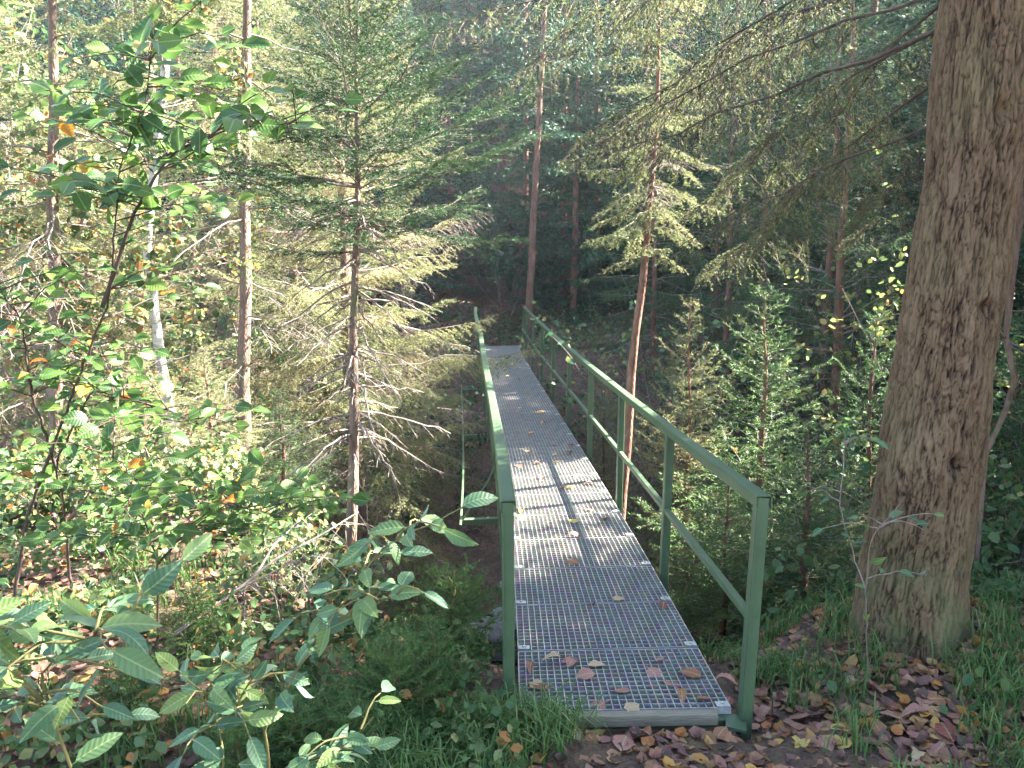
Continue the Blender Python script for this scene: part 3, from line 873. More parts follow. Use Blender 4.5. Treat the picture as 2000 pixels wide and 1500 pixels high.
# ------------------------------------------------------------------ young spruces in the gully right of the bridge
gsJ = [spruce(51+k, 3.6, .35, 1.15, 'mid', None, step=.19, nper=6, dead_to=None, droop=.2, dens=30, trunk_r=.035, tonebase=.72-.1*k, pend=.12, top_elev=.8, low_elev=.1, tw=.4) for k in range(2)]
J = []
p = at(1480, 1100, 6.1); zb = gz(p[0], p[1])
J.append(plant_spruce('young_spruce', 'bushy young spruce with sunlit tips behind the right railing', (p[0], p[1], zb), gsJ[0], (M['bark_red'], M['needle'], M['twig'])))
J[0].scale = (1.15, 1.15, (at(1485, 575, 6.1)[2]-zb)/3.6)
p = at(1340, 1100, 8.2); zb = gz(p[0], p[1])
J.append(plant_spruce('young_spruce', 'light green young spruce seen through the middle of the right railing', (p[0], p[1], zb), gsJ[1], (M['bark_red'], M['needle_lit'], M['twig'])))
J[1].scale = (1.2, 1.2, (at(1340, 590, 8.2)[2]-zb)/3.6)
for proto, px, top, Y, wid, rz, lab in ((J[0], 1575, 830, 5.2, .8, 1.0, 'small spruce with reddish stem between the near right post and the old spruce'), (J[0], 1690, 620, 7.2, 1.1, 2.2, 'young spruce partly hidden by the left edge of the old spruce trunk'),
                                 (J[1], 1180, 700, 9.6, .9, 3.0, 'low young spruce beneath the right railing in the dark gully'), (J[0], 1960, 700, 6.5, 1.1, 4.0, 'young spruce just right of the old spruce trunk'),
                                 (J[0], 1420, 900, 5.4, .7, 5.0, 'short spruce low behind the nearest right railing bay'), (J[1], 1640, 930, 5.6, .6, .4, 'short light green spruce close left of the old spruce foot')):
    c = copy_tree(proto, label=lab); p = at(px, 1000, Y); zb = gz(p[0], p[1]); c.location = (p[0], p[1], zb); c.rotation_euler.z = rz
    c.scale = (wid, wid, (at(px, top, Y)[2]-zb)/3.6)

gsK = spruce(57, 7.2, .8, 2.0, 'mid', None, step=.3, nper=6, droop=.3, dens=24, trunk_r=.07, tonebase=.4, pend=.3, top_elev=.7, low_elev=.05, tw=.38)
K0 = None
for x, y, sc, rz, lab in ((4.5, 5.5, .95, .7, 'unseen spruce added right of the view, beside the old spruce, to shade the deck'), (4.9, 4.1, 1.0, 2.7, 'unseen spruce added right of the view, near the footpath, to shade the deck'), (4.1, 9.6, 1.25, 0, 'dark green spruce in the gully behind the bushy young one'), (4.7, 11.4, 1.3, 1.1, 'spruce rising from the gully, half behind the old trunk'), (3.7, 13.1, 1.15, 2.3, 'spruce on the gully slope right of the middle of the bridge'),  # first two spruces added out of view to shade the deck
                          (4.9, 15.0, 1.25, 3.0, 'dense spruce on the far gully slope left of the old trunk'), (3.0, 16.1, .95, 4.1, 'spruce close right of the far bridge section'), (6.9, 10.2, 1.1, 5.2, 'spruce in the gully right of the old trunk'), (4.6, 17.2, 1.0, .5, 'spruce at the top of the far gully slope'), (-3.3, 15.4, .8, 2.0, 'dark spruce left of the far end of the bridge')):
    loc = (x, y, gz(x, y)-.05)
    if K0 is None: K0 = plant_spruce('spruce_tree', lab, loc, gsK, (M['bark_red'], M['needle'], M['twig'])); c = K0
    else: c = copy_tree(K0, label=lab); c.location = loc
    c.rotation_euler.z = rz; c.scale = (sc, sc, sc)
for px, Y, wid, hs, rz, proto, lab in ((300, 6.6, .7, .42, .3, 1, 'low light green spruce at the edge of the leafy clearing'), (425, 6.3, .6, .38, 1.3, 1, 'small light green spruce between the birch foot and the straight trunk'), (560, 6.1, .6, .36, 2.3, 0, 'small dark spruce left of the foot of the young dark spruce'),
                                   (190, 7.4, .8, .5, 3.3, 1, 'light green young spruce behind the leafy clearing'), (800, 7.4, .8, .55, 4.3, 0, 'young spruce in the gully beneath the left handrail'), (620, 8.4, .9, .6, 5.3, 1, 'light green young spruce in the gully behind the young dark spruce')):
    c = copy_tree(J[proto], label=lab); p = at(px, 1000, Y); c.location = (p[0], p[1], gz(p[0], p[1])); c.rotation_euler.z = rz; c.scale = (wid, wid, hs)
# ------------------------------------------------------------------ hillside forest
FV = []
for k, (H, c0, R, thin) in enumerate(((15, 3.2, 2.6, .9), (17, 5.2, 2.4, .85), (13, 1.6, 2.9, .95), (8, .5, 2.2, .95))):
    gs = spruce(61+k, H, c0, R, 'far', None, step=.42, nper=7, dead_to=None, droop=.3, dens=13, trunk_r=.15 if H > 12 else .09, tonebase=.45, pend=.35, sub=True, thin=thin, tw=.36, rad_n=8)
    FV.append((H, gs))
def far_proto(k, lab, loc, group, bark='bark_red'):
    return plant_spruce('spruce_tree', lab, loc, FV[k][1], (M[bark], M['needle_far'], M['twig_dark']), group)
# two reddish trunks beyond the far end of the bridge
def lone(px, Ypx, Y, k, lab, r, zt, c0, seed):
    orig, TP = trunk_line(Ypx, Y, None, zt=zt, n=40)
    gs = spruce(seed, TP[-1, 2], c0, 2.3, 'far', None, step=.5, nper=5, dead_to=None, droop=.32, dens=10, trunk_r=r, trunk_pts=TP, tonebase=.5, pend=.4, tw=.36)
    return plant_spruce('spruce_tree', lab, orig, gs, (M['bark_red'], M['needle_far'], M['twig_dark']))
lone(0, [(1030, 690), (1042, 420), (1058, 130)], 18.8, 0, 'reddish spruce trunk standing at the far end of the right handrail', .095, 14, 4.3, 71)
lone(0, [(1096, 640), (1102, 420), (1103, 200)], 21.5, 0, 'thinner reddish spruce trunk right of the far end of the bridge', .095, 13, 3.4, 72)
rf = np.random.default_rng(101)
protos = {}
labs = ['tall dark spruce in the shaded wood on the far hillside', 'high crowned spruce in the shaded wood on the far hillside', 'broad dark spruce in the shaded wood on the far hillside', 'younger dark spruce in the shaded wood on the far hillside']
placed = []
def ok(x, y, dmin):
    for (a, b) in placed:
        if (a-x)**2+(b-y)**2 < dmin*dmin: return False
    return True
cnt = 0
for tries in range(6000):
    if cnt >= 230: break
    y = 19.5+rf.random()**1.3*38; x = rf.uniform(-.85, .85)*y*1.0+rf.normal(0, 1)
    if y < 24 and -3.2 < x < -.2+.03*(y-18) : continue     # the leafy path beyond the bridge
    if y < 21 and abs(x+1) < 2.2: continue
    k = int(rf.choice([0, 1, 2, 3], p=[.22, .13, .25, .40]))
    if y < 23.5: k = 3 if rf.random() < .75 else 0
    if not ok(x, y, 1.3 if k == 3 else 2.0): continue
    placed.append((x, y)); cnt += 1
    if k not in protos:
        protos[k] = far_proto(k, labs[k], (x, y, gz(x, y)), 'spruces covering the far hillside'); c = protos[k]
    else: c = copy_tree(protos[k])
    px_ = 1000+1500*x/(y*.987)
    if abs(x) > .72*y: c['label'] = 'spruce on the hillside beyond the edge of the view'
    else:
        where = [w_ for lim, w_ in ((110, 'left of the leftmost straight trunk'), (330, 'between the leftmost trunk and the birch'), (480, 'behind the birch'), (690, 'left of the young dark spruce'), (900, 'behind the young dark spruce'),
                 (1010, 'above the far end of the left handrail'), (1130, 'above the far end of the bridge'), (1250, 'left of the crooked spruce'), (1420, 'right of the crooked spruce'), (1600, 'above the bushy young spruce'), (1820, 'just left of the old trunk'), (9999, 'right of the old trunk')) if px_ < lim][0]
        high = 'at the foot of the hillside' if y < 22.5 else 'on the lower hillside' if y < 28 else 'halfway up the hillside' if y < 38 else 'high on the hillside'
        c['label'] = ['tall dark spruce', 'high crowned spruce', 'broad dark spruce', 'small dark spruce'][k]+' '+high+', '+where
    c.location = (x, y, gz(x, y)-.1); c.rotation_euler = (rf.normal(0, .02), rf.normal(0, .02), rf.random()*6.28); s_ = rf.uniform(.8, 1.2); c.scale = (s_, s_, s_*rf.uniform(.9, 1.1))
# spruces added around the view, mostly unseen, to shade foreground and deck
for x, y, k, s_ in ((6.6, 4.4, 0, .62), (5.4, 1.6, 0, 1), (8.2, 6.0, 0, .74), (4.4, -2.5, 1, 1), (9.6, 2.4, 2, 1.1), (8.8, 11.1, 2, 1.05), (9.7, 13.0, 2, 1.1), (9.0, 14.3, 2, 1.04), (9.4, 16.8, 2, 1.0), (10.2, 6.2, 2, .95), (7.2, 5.2, 2, .8), (11.2, 12.6, 2, 1.15), (7.5, 3.5, 2, .72), (7.1, 2.0, 2, .70), (8.7, 6.7, 2, .96), (8.5, 18.8, 2, .9), (-4.2, -1.8, 1, 1), (.5, -5, 0, 1), (-7, -.5, 2, .8), (13, 6.5, 1, 1), (-1.6, -7, 2, 1)):
    c = copy_tree(protos[k], label='tall spruce added around the edge of the view to cast shade'); c['group'] = 'spruces added for shade'
    c.location = (x, y, gz(x, y)-.1); c.rotation_euler = (0, 0, x*3); c.scale = (s_*1.45, s_*1.45, s_) if x > 7 else (s_,)*3

# ------------------------------------------------------------------ bushes and ground cover
def bush(name, label, cat, px, py, Y, wx, hz_, n, size, tone, mt, seed, twm='twig', zc=None):
    r = np.random.default_rng(seed); c = at(px, py, Y); zb = gz(c[0], c[1]); tips = []; gw = Geo(); gl = Geo()
    for q in range(6):
        a = q*1.05+r.random()
        limb_tree(gw, r, (0, 0, 0), (math.cos(a)*wx*.8, math.sin(a)*wx*.8, hz_), math.hypot(wx, hz_)*r.uniform(.7, 1), .012, 2, tips, 4, .45)
    leafcloud(gl, r, np.array(tips), n, .05, size, tone)
    o = thing(name, label, cat, (c[0], c[1], zb))
    link('stems', gw.mesh('stems', [M[twm]]), o)['kind'] = 'stuff'; link('foliage', gl.mesh('foliage', [M[mt]]), o)['kind'] = 'stuff'
    return o
def top_h(px, py, Y):
    c = at(px, py, Y); return c[2]-gz(c[0], c[1])
bush('yellowing_bush', 'tall bush with yellowing leaves just left of the old spruce', 'bush', 1710, 600, 8.6, .55, top_h(1710, 430, 8.6)*.7, 1500, .075, .5, 'under_yellow', 1)
bush('leafy_bush', 'bluish leafed bush above the right railing, beside the crooked spruce', 'bush', 1370, 640, 9.5, .8, top_h(1370, 540, 9.5)*.7, 1500, .07, .75, 'under_dark', 2)
bush('leafy_bush', 'dark leafy bush left of the far end of the bridge', 'bush', 985, 500, 20.5, 1.2, 2.4, 2600, .12, .4, 'under_dark', 3)
bush('leafy_bush', 'green bush in the gully right of the old spruce', 'bush', 1975, 900, 6.0, .8, top_h(1975, 780, 6.0)*.8, 2200, .07, .4, 'under', 4)
bush('leafy_bush', 'sunlit bush between the birch and the straight spruce trunk', 'bush', 400, 780, 9.0, .9, top_h(400, 640, 9.0)*.75, 2600, .07, .6, 'under', 5)
bush('leafy_bush', 'sunlit maple bush with orange leaves at the left edge', 'bush', 60, 300, 8.8, 1.2, top_h(60, 60, 8.8)*.75, 3600, .10, .68, 'under', 6)
bush('leafy_bush', 'leafy bush with yellow and orange leaves behind the leftmost trunk', 'bush', 200, 500, 10.5, 1.5, top_h(200, 100, 10.5)*.7, 4200, .09, .75, 'under', 8)
bush('leafy_bush', 'dark bush in the gully under the left side of the bridge', 'bush', 790, 850, 10.2, .7, top_h(790, 760, 10.2)*.8, 2000, .07, .35, 'under_dark', 9)

for k_, (px, Y, lab) in enumerate(((250, 5.7, 'low leafy bush at the back edge of the leafy clearing'), (395, 5.2, 'low leafy bush right of the leafy clearing'), (530, 5.0, 'low leafy bush left of the young dark spruce foot'), (110, 4.9, 'low leafy bush behind the stem of the tall sapling'), (600, 4.0, 'low leafy bush below the dry grey branch'))):
    bush('leafy_bush', lab, 'bush', px, 1000, Y, .32, .26, 900, .045, .62, 'under', 40+k_)

def scatter(xr, yr, n, mask=None, seed=0):
    r = np.random.default_rng(seed); x = r.uniform(*xr, n); y = r.uniform(*yr, n)
    if mask is not None:
        k = mask(x, y, r); x, y = x[k], y[k]
    return x, y, ground(x, y), r
def offbridge(x, y):
    t = y-BY0; c = BX0+bx(np.clip(t, 0, BL))+BW/2
    return ~((np.abs(x-c) < .62) & (t > -.03) & (t < BL+.1))
def inframe(x, y, margin=1.15): return np.abs(x) < (.70*y+.5)*margin
# undergrowth in the gully and on its far side
g = Geo()
x, y, z, r = scatter((-13, 13), (4.4, 21), 42000, lambda x, y, r: inframe(x, y) & (fbm(x*.8, y*.8, seed=21) > -.25) & offbridge(x, y) & ((y > 6.2) | (x > 1.6) | (x < -3)), 31)
C = np.stack([x, y, z+r.random(len(x))**2*.45+.03], 1)
leafcloud(g, r, C, len(C)*2, .05, .075, .42)
o = link('undergrowth', g.mesh('undergrowth', [M['under']])); o['kind'] = 'stuff'; o['label'] = 'low leafy undergrowth on the gully slopes'
g = Geo()
x, y, z, r = scatter((-38, 38), (18.5, 52), 26000, lambda x, y, r: inframe(x, y) & (fbm(x*.5, y*.5, seed=23) > -.5) & ~((y < 27) & (x > -3.4) & (x < .3)), 33)
leafcloud(g, r, np.stack([x, y, z+r.random(len(x))**2*.7], 1), len(x), .1, .2, .4)
o = link('undergrowth', g.mesh('undergrowth', [M['under_dark']])); o['kind'] = 'stuff'; o['label'] = 'dark undergrowth on the far hillside'
g = Geo()
x, y, z, r = scatter((-5, .0), (1.3, 6.5), 18000, lambda x, y, r: inframe(x, y) & (fbm(x*1.3, y*1.3, seed=25) > -.3) & offbridge(x, y), 35)
leafcloud(g, r, np.stack([x, y, z+.02+.2*r.random(len(x))], 1), 18000, .03, .045, .55)
x, y, z, r = scatter((1.2, 5), (2.8, 6.5), 4000, lambda x, y, r: inframe(x, y) & (fbm(x*1.3, y*1.3, seed=26) > 0), 36)
leafcloud(g, r, np.stack([x, y, z+.02+.2*r.random(len(x))], 1), 5000, .03, .045, .3)
o = link('ground_plants', g.mesh('ground_plants', [M['under']])); o['kind'] = 'stuff'; o['label'] = 'small leafy ground plants on the near bank'
# litter
def litter_geo(x, y, z, r, size=.06, tone=None, lift=.012):
    n = len(x); g = Geo()
    nn = nrm(r.normal(0, .28, (n, 3))+np.array([0, 0, 1.0])); a = nrm(np.cross(nn, r.normal(0, 1, (n, 3)))); b = np.cross(nn, a)
    c = np.stack([x, y, z+lift*r.random(n)+.006], 1); s_ = (size*(.55+.7*r.random(n)))[:, None]; cu = (r.normal(.1, .16, n))[:, None]*s_
    V = np.stack([c-a*s_*.5+nn*cu, c-a*s_*.2+b*s_*.34+nn*cu*1.2, c+a*s_*.2+b*s_*.30+nn*cu, c+a*s_*.52+nn*cu*1.5, c+a*s_*.2-b*s_*.30+nn*cu, c-a*s_*.2-b*s_*.34+nn*cu*.8, c], 1)
    o = np.arange(n)[:, None, None]*7
    F = (o+np.array([[0, 6, 1], [1, 6, 2], [2, 6, 3], [3, 6, 4], [4, 6, 5], [5, 6, 0]])[None, :, ::-1]).reshape(-1, 3)
    g.add(V.reshape(-1, 3), F, 0, np.repeat(np.clip(r.random(n) if tone is None else tone, 0, 1), 7)); return g
x1, y1, z1, r = scatter((-4.5, 4.5), (1.0, 6.4), 38000, lambda x, y, r: inframe(x, y) & offbridge(x, y) & (r.random(len(x)) < (.30+.7*((x > .1)))*(fbm(x*2, y*2, seed=5) > -.6)), 41)
g = litter_geo(x1, y1, z1, r, .064)
x2, y2, z2, r = scatter((-14, 14), (6, 30), 14000, lambda x, y, r: inframe(x, y) & offbridge(x, y), 42)
g2 = litter_geo(x2, y2, z2, r, .085, .15+.55*r.random(len(x2)))
x3, y3, z3, r = scatter((-4.2, .6), (17.9, 28), 9000, None, 43)
g3 = litter_geo(x3, y3, z3, r, .09, .1+.6*r.random(len(x3)))
for gg, nm, lab in ((g, 'leaf_litter', 'dry leaves covering the near bank'), (g2, 'leaf_litter', 'dry leaves on the gully slopes'), (g3, 'leaf_litter', 'brown leaves on the path beyond the bridge')):
    o = link(nm, gg.mesh(nm, [M['litter']])); o['kind'] = 'stuff'; o['label'] = lab
# grass
def grass(name, lab, pts, nb, h, seed, spread=.05, tone=.45):
    r = np.random.default_rng(seed); g = Geo(); pts = np.asarray(pts, float)
    n = len(pts)*nb; idx = np.repeat(np.arange(len(pts)), nb)
    x = pts[idx, 0]+r.normal(0, spread, n); y = pts[idx, 1]+r.normal(0, spread, n); z = ground(x, y)-.01
    hh = h*pts[idx, 2]*(.5+.7*r.random(n)); a = r.random(n)*6.283
    d = np.stack([np.cos(a), np.sin(a), np.zeros(n)], 1); sde = np.stack([-np.sin(a), np.cos(a), np.zeros(n)], 1)
    wv = (.0022+.0022*r.random(n))[:, None]; lean_ = r.uniform(.25, 1.1, n)[:, None]; B = np.stack([x, y, z], 1); up = np.array([[0, 0, 1.0]]); H_ = hh[:, None]
    p0, p1, p2, p3 = B, B+up*H_*.45+d*H_*.1*lean_, B+up*H_*.75+d*H_*.38*lean_, B+up*H_*(.88-.3*lean_)+d*H_*.85*lean_
    V = np.stack([p0-sde*wv, p0+sde*wv, p1-sde*wv*.9, p1+sde*wv*.9, p2-sde*wv*.6, p2+sde*wv*.6, p3], 1)
    o = np.arange(n)[:, None, None]*7
    tn = np.repeat(np.clip(tone+r.normal(0, .2, n), 0, 1), 7)
    g.add(V.reshape(-1, 3), (o+np.array([[0, 1, 3, 2], [2, 3, 5, 4]])[None]).reshape(-1, 4), 0, tn)
    g.F.append((o+np.array([[4, 5, 6]])[None]).reshape(-1, 3)); g.M.append(np.zeros(n, np.int32))
    o = link(name, g.mesh(name, [M['grass']])); o['kind'] = 'stuff'; o['label'] = lab
def gpts(xr, yr, n, mask, seed):
    x, y, z, r = scatter(xr, yr, n, mask, seed); return np.stack([x, y, .6+.6*r.random(len(x))], 1)
grass('grass', 'green grass on the left side of the path by the bridge end', np.vstack([gpts((-1.2, .12), (1.6, 3.2), 120, lambda x, y, r: x < .12-.12*(3.2-y), 1), gpts((-3.6, -.3), (1.4, 5.6), 420, lambda x, y, r: fbm(x*1.5, y*1.5, seed=77) > -.1, 2)]), 34, .17, 3)
grass('grass', 'drooping grass tuft over the left front corner of the bridge deck', np.vstack([gpts((-.75, .22), (2.35, 3.0), 70, lambda x, y, r: x < .22-.5*(3.0-y), 11), gpts((-.2, .16), (2.7, 3.02), 26, lambda x, y, r: x > -9, 12)]), 40, .24, 13, .06, .5)
grass('grass', 'green grass around the foot of the old spruce', gpts((1.1, 3.6), (1.9, 4.3), 280, lambda x, y, r: (np.hypot(x-1.9, y-3.55) > .27) & (x > 1.15+.25*(3.0-y)), 4), 34, .19, 5)

# ------------------------------------------------------------------ leaves as single meshes
def leaf_mesh(name, mt, L=1.0, W=.6, tip=1.6, rag=0.0, curl=.12, fold=.10, serr=.03, stalk=.14, seed=0, nv=9, shape=1.0):
    g = Geo(); r = random.Random(seed); V = []; UV = []
    us = [-1, -.5, 0, .5, 1]
    ph = r.random()*6
    for i in range(nv):
        v = i/(nv-1)
        wv = math.sin(math.pi*min(1, v**shape))**.62*(1-v**3*.35) if 0 < v < 1 else 0.0
        rg_ = [1+rag*(r.random()-.6), 1+rag*(r.random()-.6)]
        for u in us:
            s_ = wv*W/2*(1+(serr*(1 if i % 2 else -1) if abs(u) == 1 else 0))*(rg_[0] if u > 0 else rg_[1])
            x = u*s_; y = v*L
            z = abs(u)*s_*fold*2+curl*math.sin(v*2.4+ph*.2)*L*.6-curl*v*v*L + .02*L*math.sin(v*9+ph+u*2)*abs(u)
            V.append((x, y, z)); UV.append((u*wv*.5+(0 if wv else 0), v))
    F = [[i*5+j, i*5+j+1, (i+1)*5+j+1, (i+1)*5+j] for i in range(nv-1) for j in range(4)]
    g.add(V, F, 0, .5, UV)
    if stalk:
        w_ = .012*L
        g.add([(-w_, -stalk*L, 0), (w_, -stalk*L, 0), (w_, .02*L, .004), (-w_, .02*L, .004)], [[0, 1, 2, 3]], 0, .5, [(0, 0)]*4)
    return g.mesh(name, [M[mt]], True, True)
HZ = [leaf_mesh('leaf', 'leaf_hazel', W=w_, curl=c_, fold=f_, seed=s_, shape=.95) for w_, c_, f_, s_ in ((.68, .05, .06, 1), (.72, .12, .12, 2), (.62, .02, .18, 3), (.75, .18, .05, 4))]
HY = [leaf_mesh('leaf', 'leaf_yellow', W=.66, curl=.1, seed=8), leaf_mesh('leaf', 'leaf_orange', W=.6, curl=.2, fold=.2, seed=9)]
WL = [leaf_mesh('leaf', 'leaf_willow', W=w_, curl=c_, fold=f_, seed=s_, shape=.92) for w_, c_, f_, s_ in ((.45, .10, .10, 5), (.5, .2, .1, 6), (.42, .03, .2, 7), (.52, .25, .04, 12))]
def put_leaf(parent, me, p, d, nrmv, size):
    y = Vector(d).normalized(); zz = Vector(nrmv); zz = (zz-y*zz.dot(y)).normalized(); x = y.cross(zz)
    o = bpy.data.objects.new('leaf', me); COL.objects.link(o)
    mm = Matrix(((x[0], y[0], zz[0], p[0]), (x[1], y[1], zz[1], p[1]), (x[2], y[2], zz[2], p[2]), (0, 0, 0, 1)))@Matrix.Scale(size, 4)
    o.parent = parent; o.matrix_local = mm
    return o
def leafy_shoot(root, g, P, r0, leafset, size, spacing, rr, ornament=None, start=.15, rowdir=None, tilt=.5, jit=.3, r1=.0015):
    """stem polyline P (relative) with alternate leaves"""
    P = np.asarray(P, float); t = np.concatenate([[0], np.cumsum(np.linalg.norm(np.diff(P, axis=0), axis=1))])
    m_ = max(int(t[-1]/.04), 6); tt = np.linspace(0, t[-1], m_)
    Q = np.stack([np.interp(tt, t, P[:, k]) for k in range(3)], 1); Q[1:-1] = (Q[:-2]+Q[1:-1]*2+Q[2:])/4; Q[1:-1] += rr.normal(0, .0025, Q[1:-1].shape)
    g.tube(Q, np.linspace(r0, r1, m_), 6, cap=False)
    s_ = t[-1]*start; k = 0
    while s_ <= t[-1]+1e-6:
        p = np.array([np.interp(s_, tt, Q[:, c]) for c in range(3)]); i = min(int(s_/t[-1]*(m_-1)), m_-2); T = nrm(Q[i+1]-Q[i])
        sd_ = nrm(np.cross(T, [0, 0, 1]) + 1e-6)*(1 if k % 2 else -1)
        if s_ + spacing > t[-1]: d = T+rr.normal(0, .2, 3)
        else: d = T*.45+sd_*.9+rr.normal(0, jit, 3)+np.array([0, 0, -.1])
        nv_ = np.array([0, 0, 1.0])*(1-tilt)+np.array([0, -1.0, 0])*tilt+rr.normal(0, .3, 3)
        me = leafset[int(rr.integers(len(leafset)))]
        if ornament and rr.random() < .06: me = ornament[int(rr.integers(len(ornament)))]
        put_leaf(root, me, p+nrm(d)*.012*1, d, nv_, size*rr.uniform(.65, 1.15)); s_ += spacing*rr.uniform(.7, 1.3); k += 1

def sapling(name, label, cat, base, stems, leafset, size, spacing, seed, r0=.008, orn=None, twigs=0, twl=.35, tilt=.5, mat='stem', rec_tilt=.5, start=.2):
    rr = np.random.default_rng(seed); base = np.asarray(base, float); root = thing(name, label, cat, base); g = Geo()
    for P in stems:
        P = np.asarray(P, float)-base
        leafy_shoot(root, g, P, r0, leafset, size, spacing*1.6, rr, orn, start=max(start, .35), tilt=tilt)
        L = np.linalg.norm(np.diff(P, axis=0), axis=1).sum()
        for q in range(twigs):
            u = rr.uniform(.28, .97); f = u*(len(P)-1); i = min(int(f), len(P)-2); p = P[i]+(P[i+1]-P[i])*(f-i)
            a = rr.uniform(0, 6.283); d = nrm(np.array([math.cos(a), .55*math.sin(a), rr.uniform(-.05, .45)]))
            l_ = twl*rr.uniform(.6, 1.25)*(1.15-.5*u)
            leafy_shoot(root, g, [p, p+d*l_*.5+[0, 0, .02], p+d*l_+[0, 0, -.02]], .0032, leafset, size, spacing, rr, orn, start=.2, tilt=tilt)
    link('stem', g.mesh('stem', [M[mat]], True), root)
    return root
# hazel-like sapling at left
_hz_base = at(8, 1215, 3.35); _hz_base[2] = gz(_hz_base[0], _hz_base[1])
_hz_ax = np.concatenate([np.linspace(at(*a), at(*b), 24) for a, b in (((150, 750, 3.2), (215, 580, 3.1)), ((215, 580, 3.1), (232, 330, 3.0)), ((232, 330, 3.0), (285, 210, 2.95)), ((285, 210, 2.95), (300, 30, 2.95)), ((200, 600, 3.1), (260, 420, 3.05)), ((260, 420, 3.05), (330, 300, 3.0)), ((330, 300, 3.0), (450, 250, 2.95)), ((450, 250, 2.95), (600, 240, 2.95)))])-_hz_base
# with the big round leaves
b0 = at(8, 1215, 3.35); b0[2] = gz(b0[0], b0[1])
sapling('hazel_sapling', 'tall sapling with large round green leaves arching in front of the left trunks', 'sapling', b0,
        [[b0, at(55, 1000, 3.3), at(150, 750, 3.2), at(215, 580, 3.1), at(232, 330, 3.0), at(285, 210, 2.95), at(300, 30, 2.95)],
         [at(200, 600, 3.1), at(260, 420, 3.05), at(330, 300, 3.0), at(450, 250, 2.95), at(600, 240, 2.95)]],
        HZ, .085, .06, 21, .009, HY, twigs=26, twl=.5, mat='twig_dark')
_hz = bpy.data.objects['hazel_sapling']; rr_ = np.random.default_rng(4)
_near = {}
for px, py, w_, ang in ((283, 62, 62, 80), (342, 68, 58, 5), (326, 128, 66, -5), (376, 150, 46, 10), (262, 152, 44, 130), (302, 28, 34, 60), (276, 252, 58, -60), (318, 165, 54, -8), (282, 190, 34, 200), (425, 162, 50, 0), (485, 190, 40, 60), (515, 245, 50, 0), (545, 255, 38, 80), (597, 248, 54, 10),
                        (147, 168, 50, 8), (84, 172, 46, 150), (120, 205, 38, 170), (167, 232, 40, 0), (350, 275, 44, 95), (390, 278, 46, 90), (438, 278, 46, 0), (125, 285, 44, 30), (160, 395, 46, 120), (215, 400, 44, 30), (372, 230, 44, 0), (300, 215, 44, 160), (232, 372, 60, -35), (285, 410, 54, 0), (95, 330, 40, 170), (455, 95, 46, 20), (500, 88, 48, 0)):
    p = at(px, py, 2.95+rr_.normal(0, .06)); a = rad(ang); d = math.cos(a)*_R+math.sin(a)*_U
    nv = -_F*.75+_U*.6+rr_.normal(0, .22, 3); L_ = w_/FOC*2.95
    q_ = p-_hz_base-d*L_*.5
    lf = put_leaf(_hz, HZ[int(rr_.integers(4))], q_, d, nv, L_*1.12)
    g_ = Geo(); e_ = _hz_ax[np.argmin(((_hz_ax-q_)**2).sum(1))]; e2 = (q_+e_)/2+[0, 0, -.02]
    g_.tube(np.array([q_, e2, e_]), [.0011, .0016, .0022], 5, cap=False); link('twig', g_.mesh('twig', [M['twig_dark']], True), _hz)
b1 = at(140, 1175, 3.6); b1[2] = gz(b1[0], b1[1])
sapling('hazel_sapling', 'lower leafy sapling whose boughs cross in front of the birch foot', 'sapling', b1,
        [[b1, at(128, 1020, 3.5), at(110, 900, 3.4), at(180, 760, 3.3), at(330, 800, 3.2), at(520, 890, 3.1)], [at(112, 920, 3.4), at(60, 760, 3.2), at(40, 620, 3.1), at(-40, 520, 3.0)]],
        HZ, .08, .06, 22, .008, HY, twigs=24, twl=.5, mat='twig_dark')
b2 = at(300, 1230, 3.2); b2[2] = gz(b2[0], b2[1])
sapling('hazel_sapling', 'small sapling with drooping leaves low in front of the leaf covered bank', 'sapling', b2,
        [[b2, at(310, 1100, 3.15), at(260, 950, 3.0), at(200, 860, 2.9)], [at(310, 1100, 3.15), at(420, 980, 3.1), at(560, 1010, 3.05)]],
        HZ, .075, .055, 23, .006, HY, twigs=20, twl=.45, mat='twig_dark')
# willow shoots in the foreground
b3 = at(500, 1460, 1.75); b3[2] = gz(b3[0], b3[1])
sapling('willow_shoot', 'willow shoot with long green leaves leaning towards the left post', 'shrub', b3,
        [[b3, at(520, 1410, 1.74), at(610, 1260, 1.72), at(690, 1150, 1.7), at(745, 1065, 1.7), at(850, 1020, 1.7), at(905, 990, 1.7)], [at(610, 1260, 1.72), at(700, 1180, 1.7), at(780, 1165, 1.66)]],
        WL, .085, .045, 24, .0055, None, twigs=5, twl=.16, start=.3)
b4 = at(160, 1560, 1.45); b4[2] = gz(b4[0], b4[1])
sapling('willow_shoot', 'willow shoot with broad overlapping leaves in the lower left corner', 'shrub', b4,
        [[b4, at(140, 1480, 1.4), at(70, 1330, 1.35), at(120, 1260, 1.3), at(260, 1220, 1.3)], [at(90, 1380, 1.36), at(-30, 1260, 1.3), at(-90, 1200, 1.3)]],
        WL, .085, .045, 25, .006, None, twigs=9, twl=.2, start=.3)
b5 = at(420, 1520, 1.75); b5[2] = gz(b5[0], b5[1])
sapling('willow_shoot', 'low willow shoot with speckled leaves at the bottom, left of the grass', 'shrub', b5,
        [[b5, at(430, 1430, 1.75), at(400, 1350, 1.72), at(320, 1290, 1.7)], [at(430, 1430, 1.75), at(480, 1350, 1.75), at(500, 1290, 1.75)], [b5, at(560, 1500, 1.7), at(660, 1470, 1.68), at(730, 1400, 1.68)]],
        WL, .08, .042, 26, .004, None, twigs=6, twl=.16, start=.2)
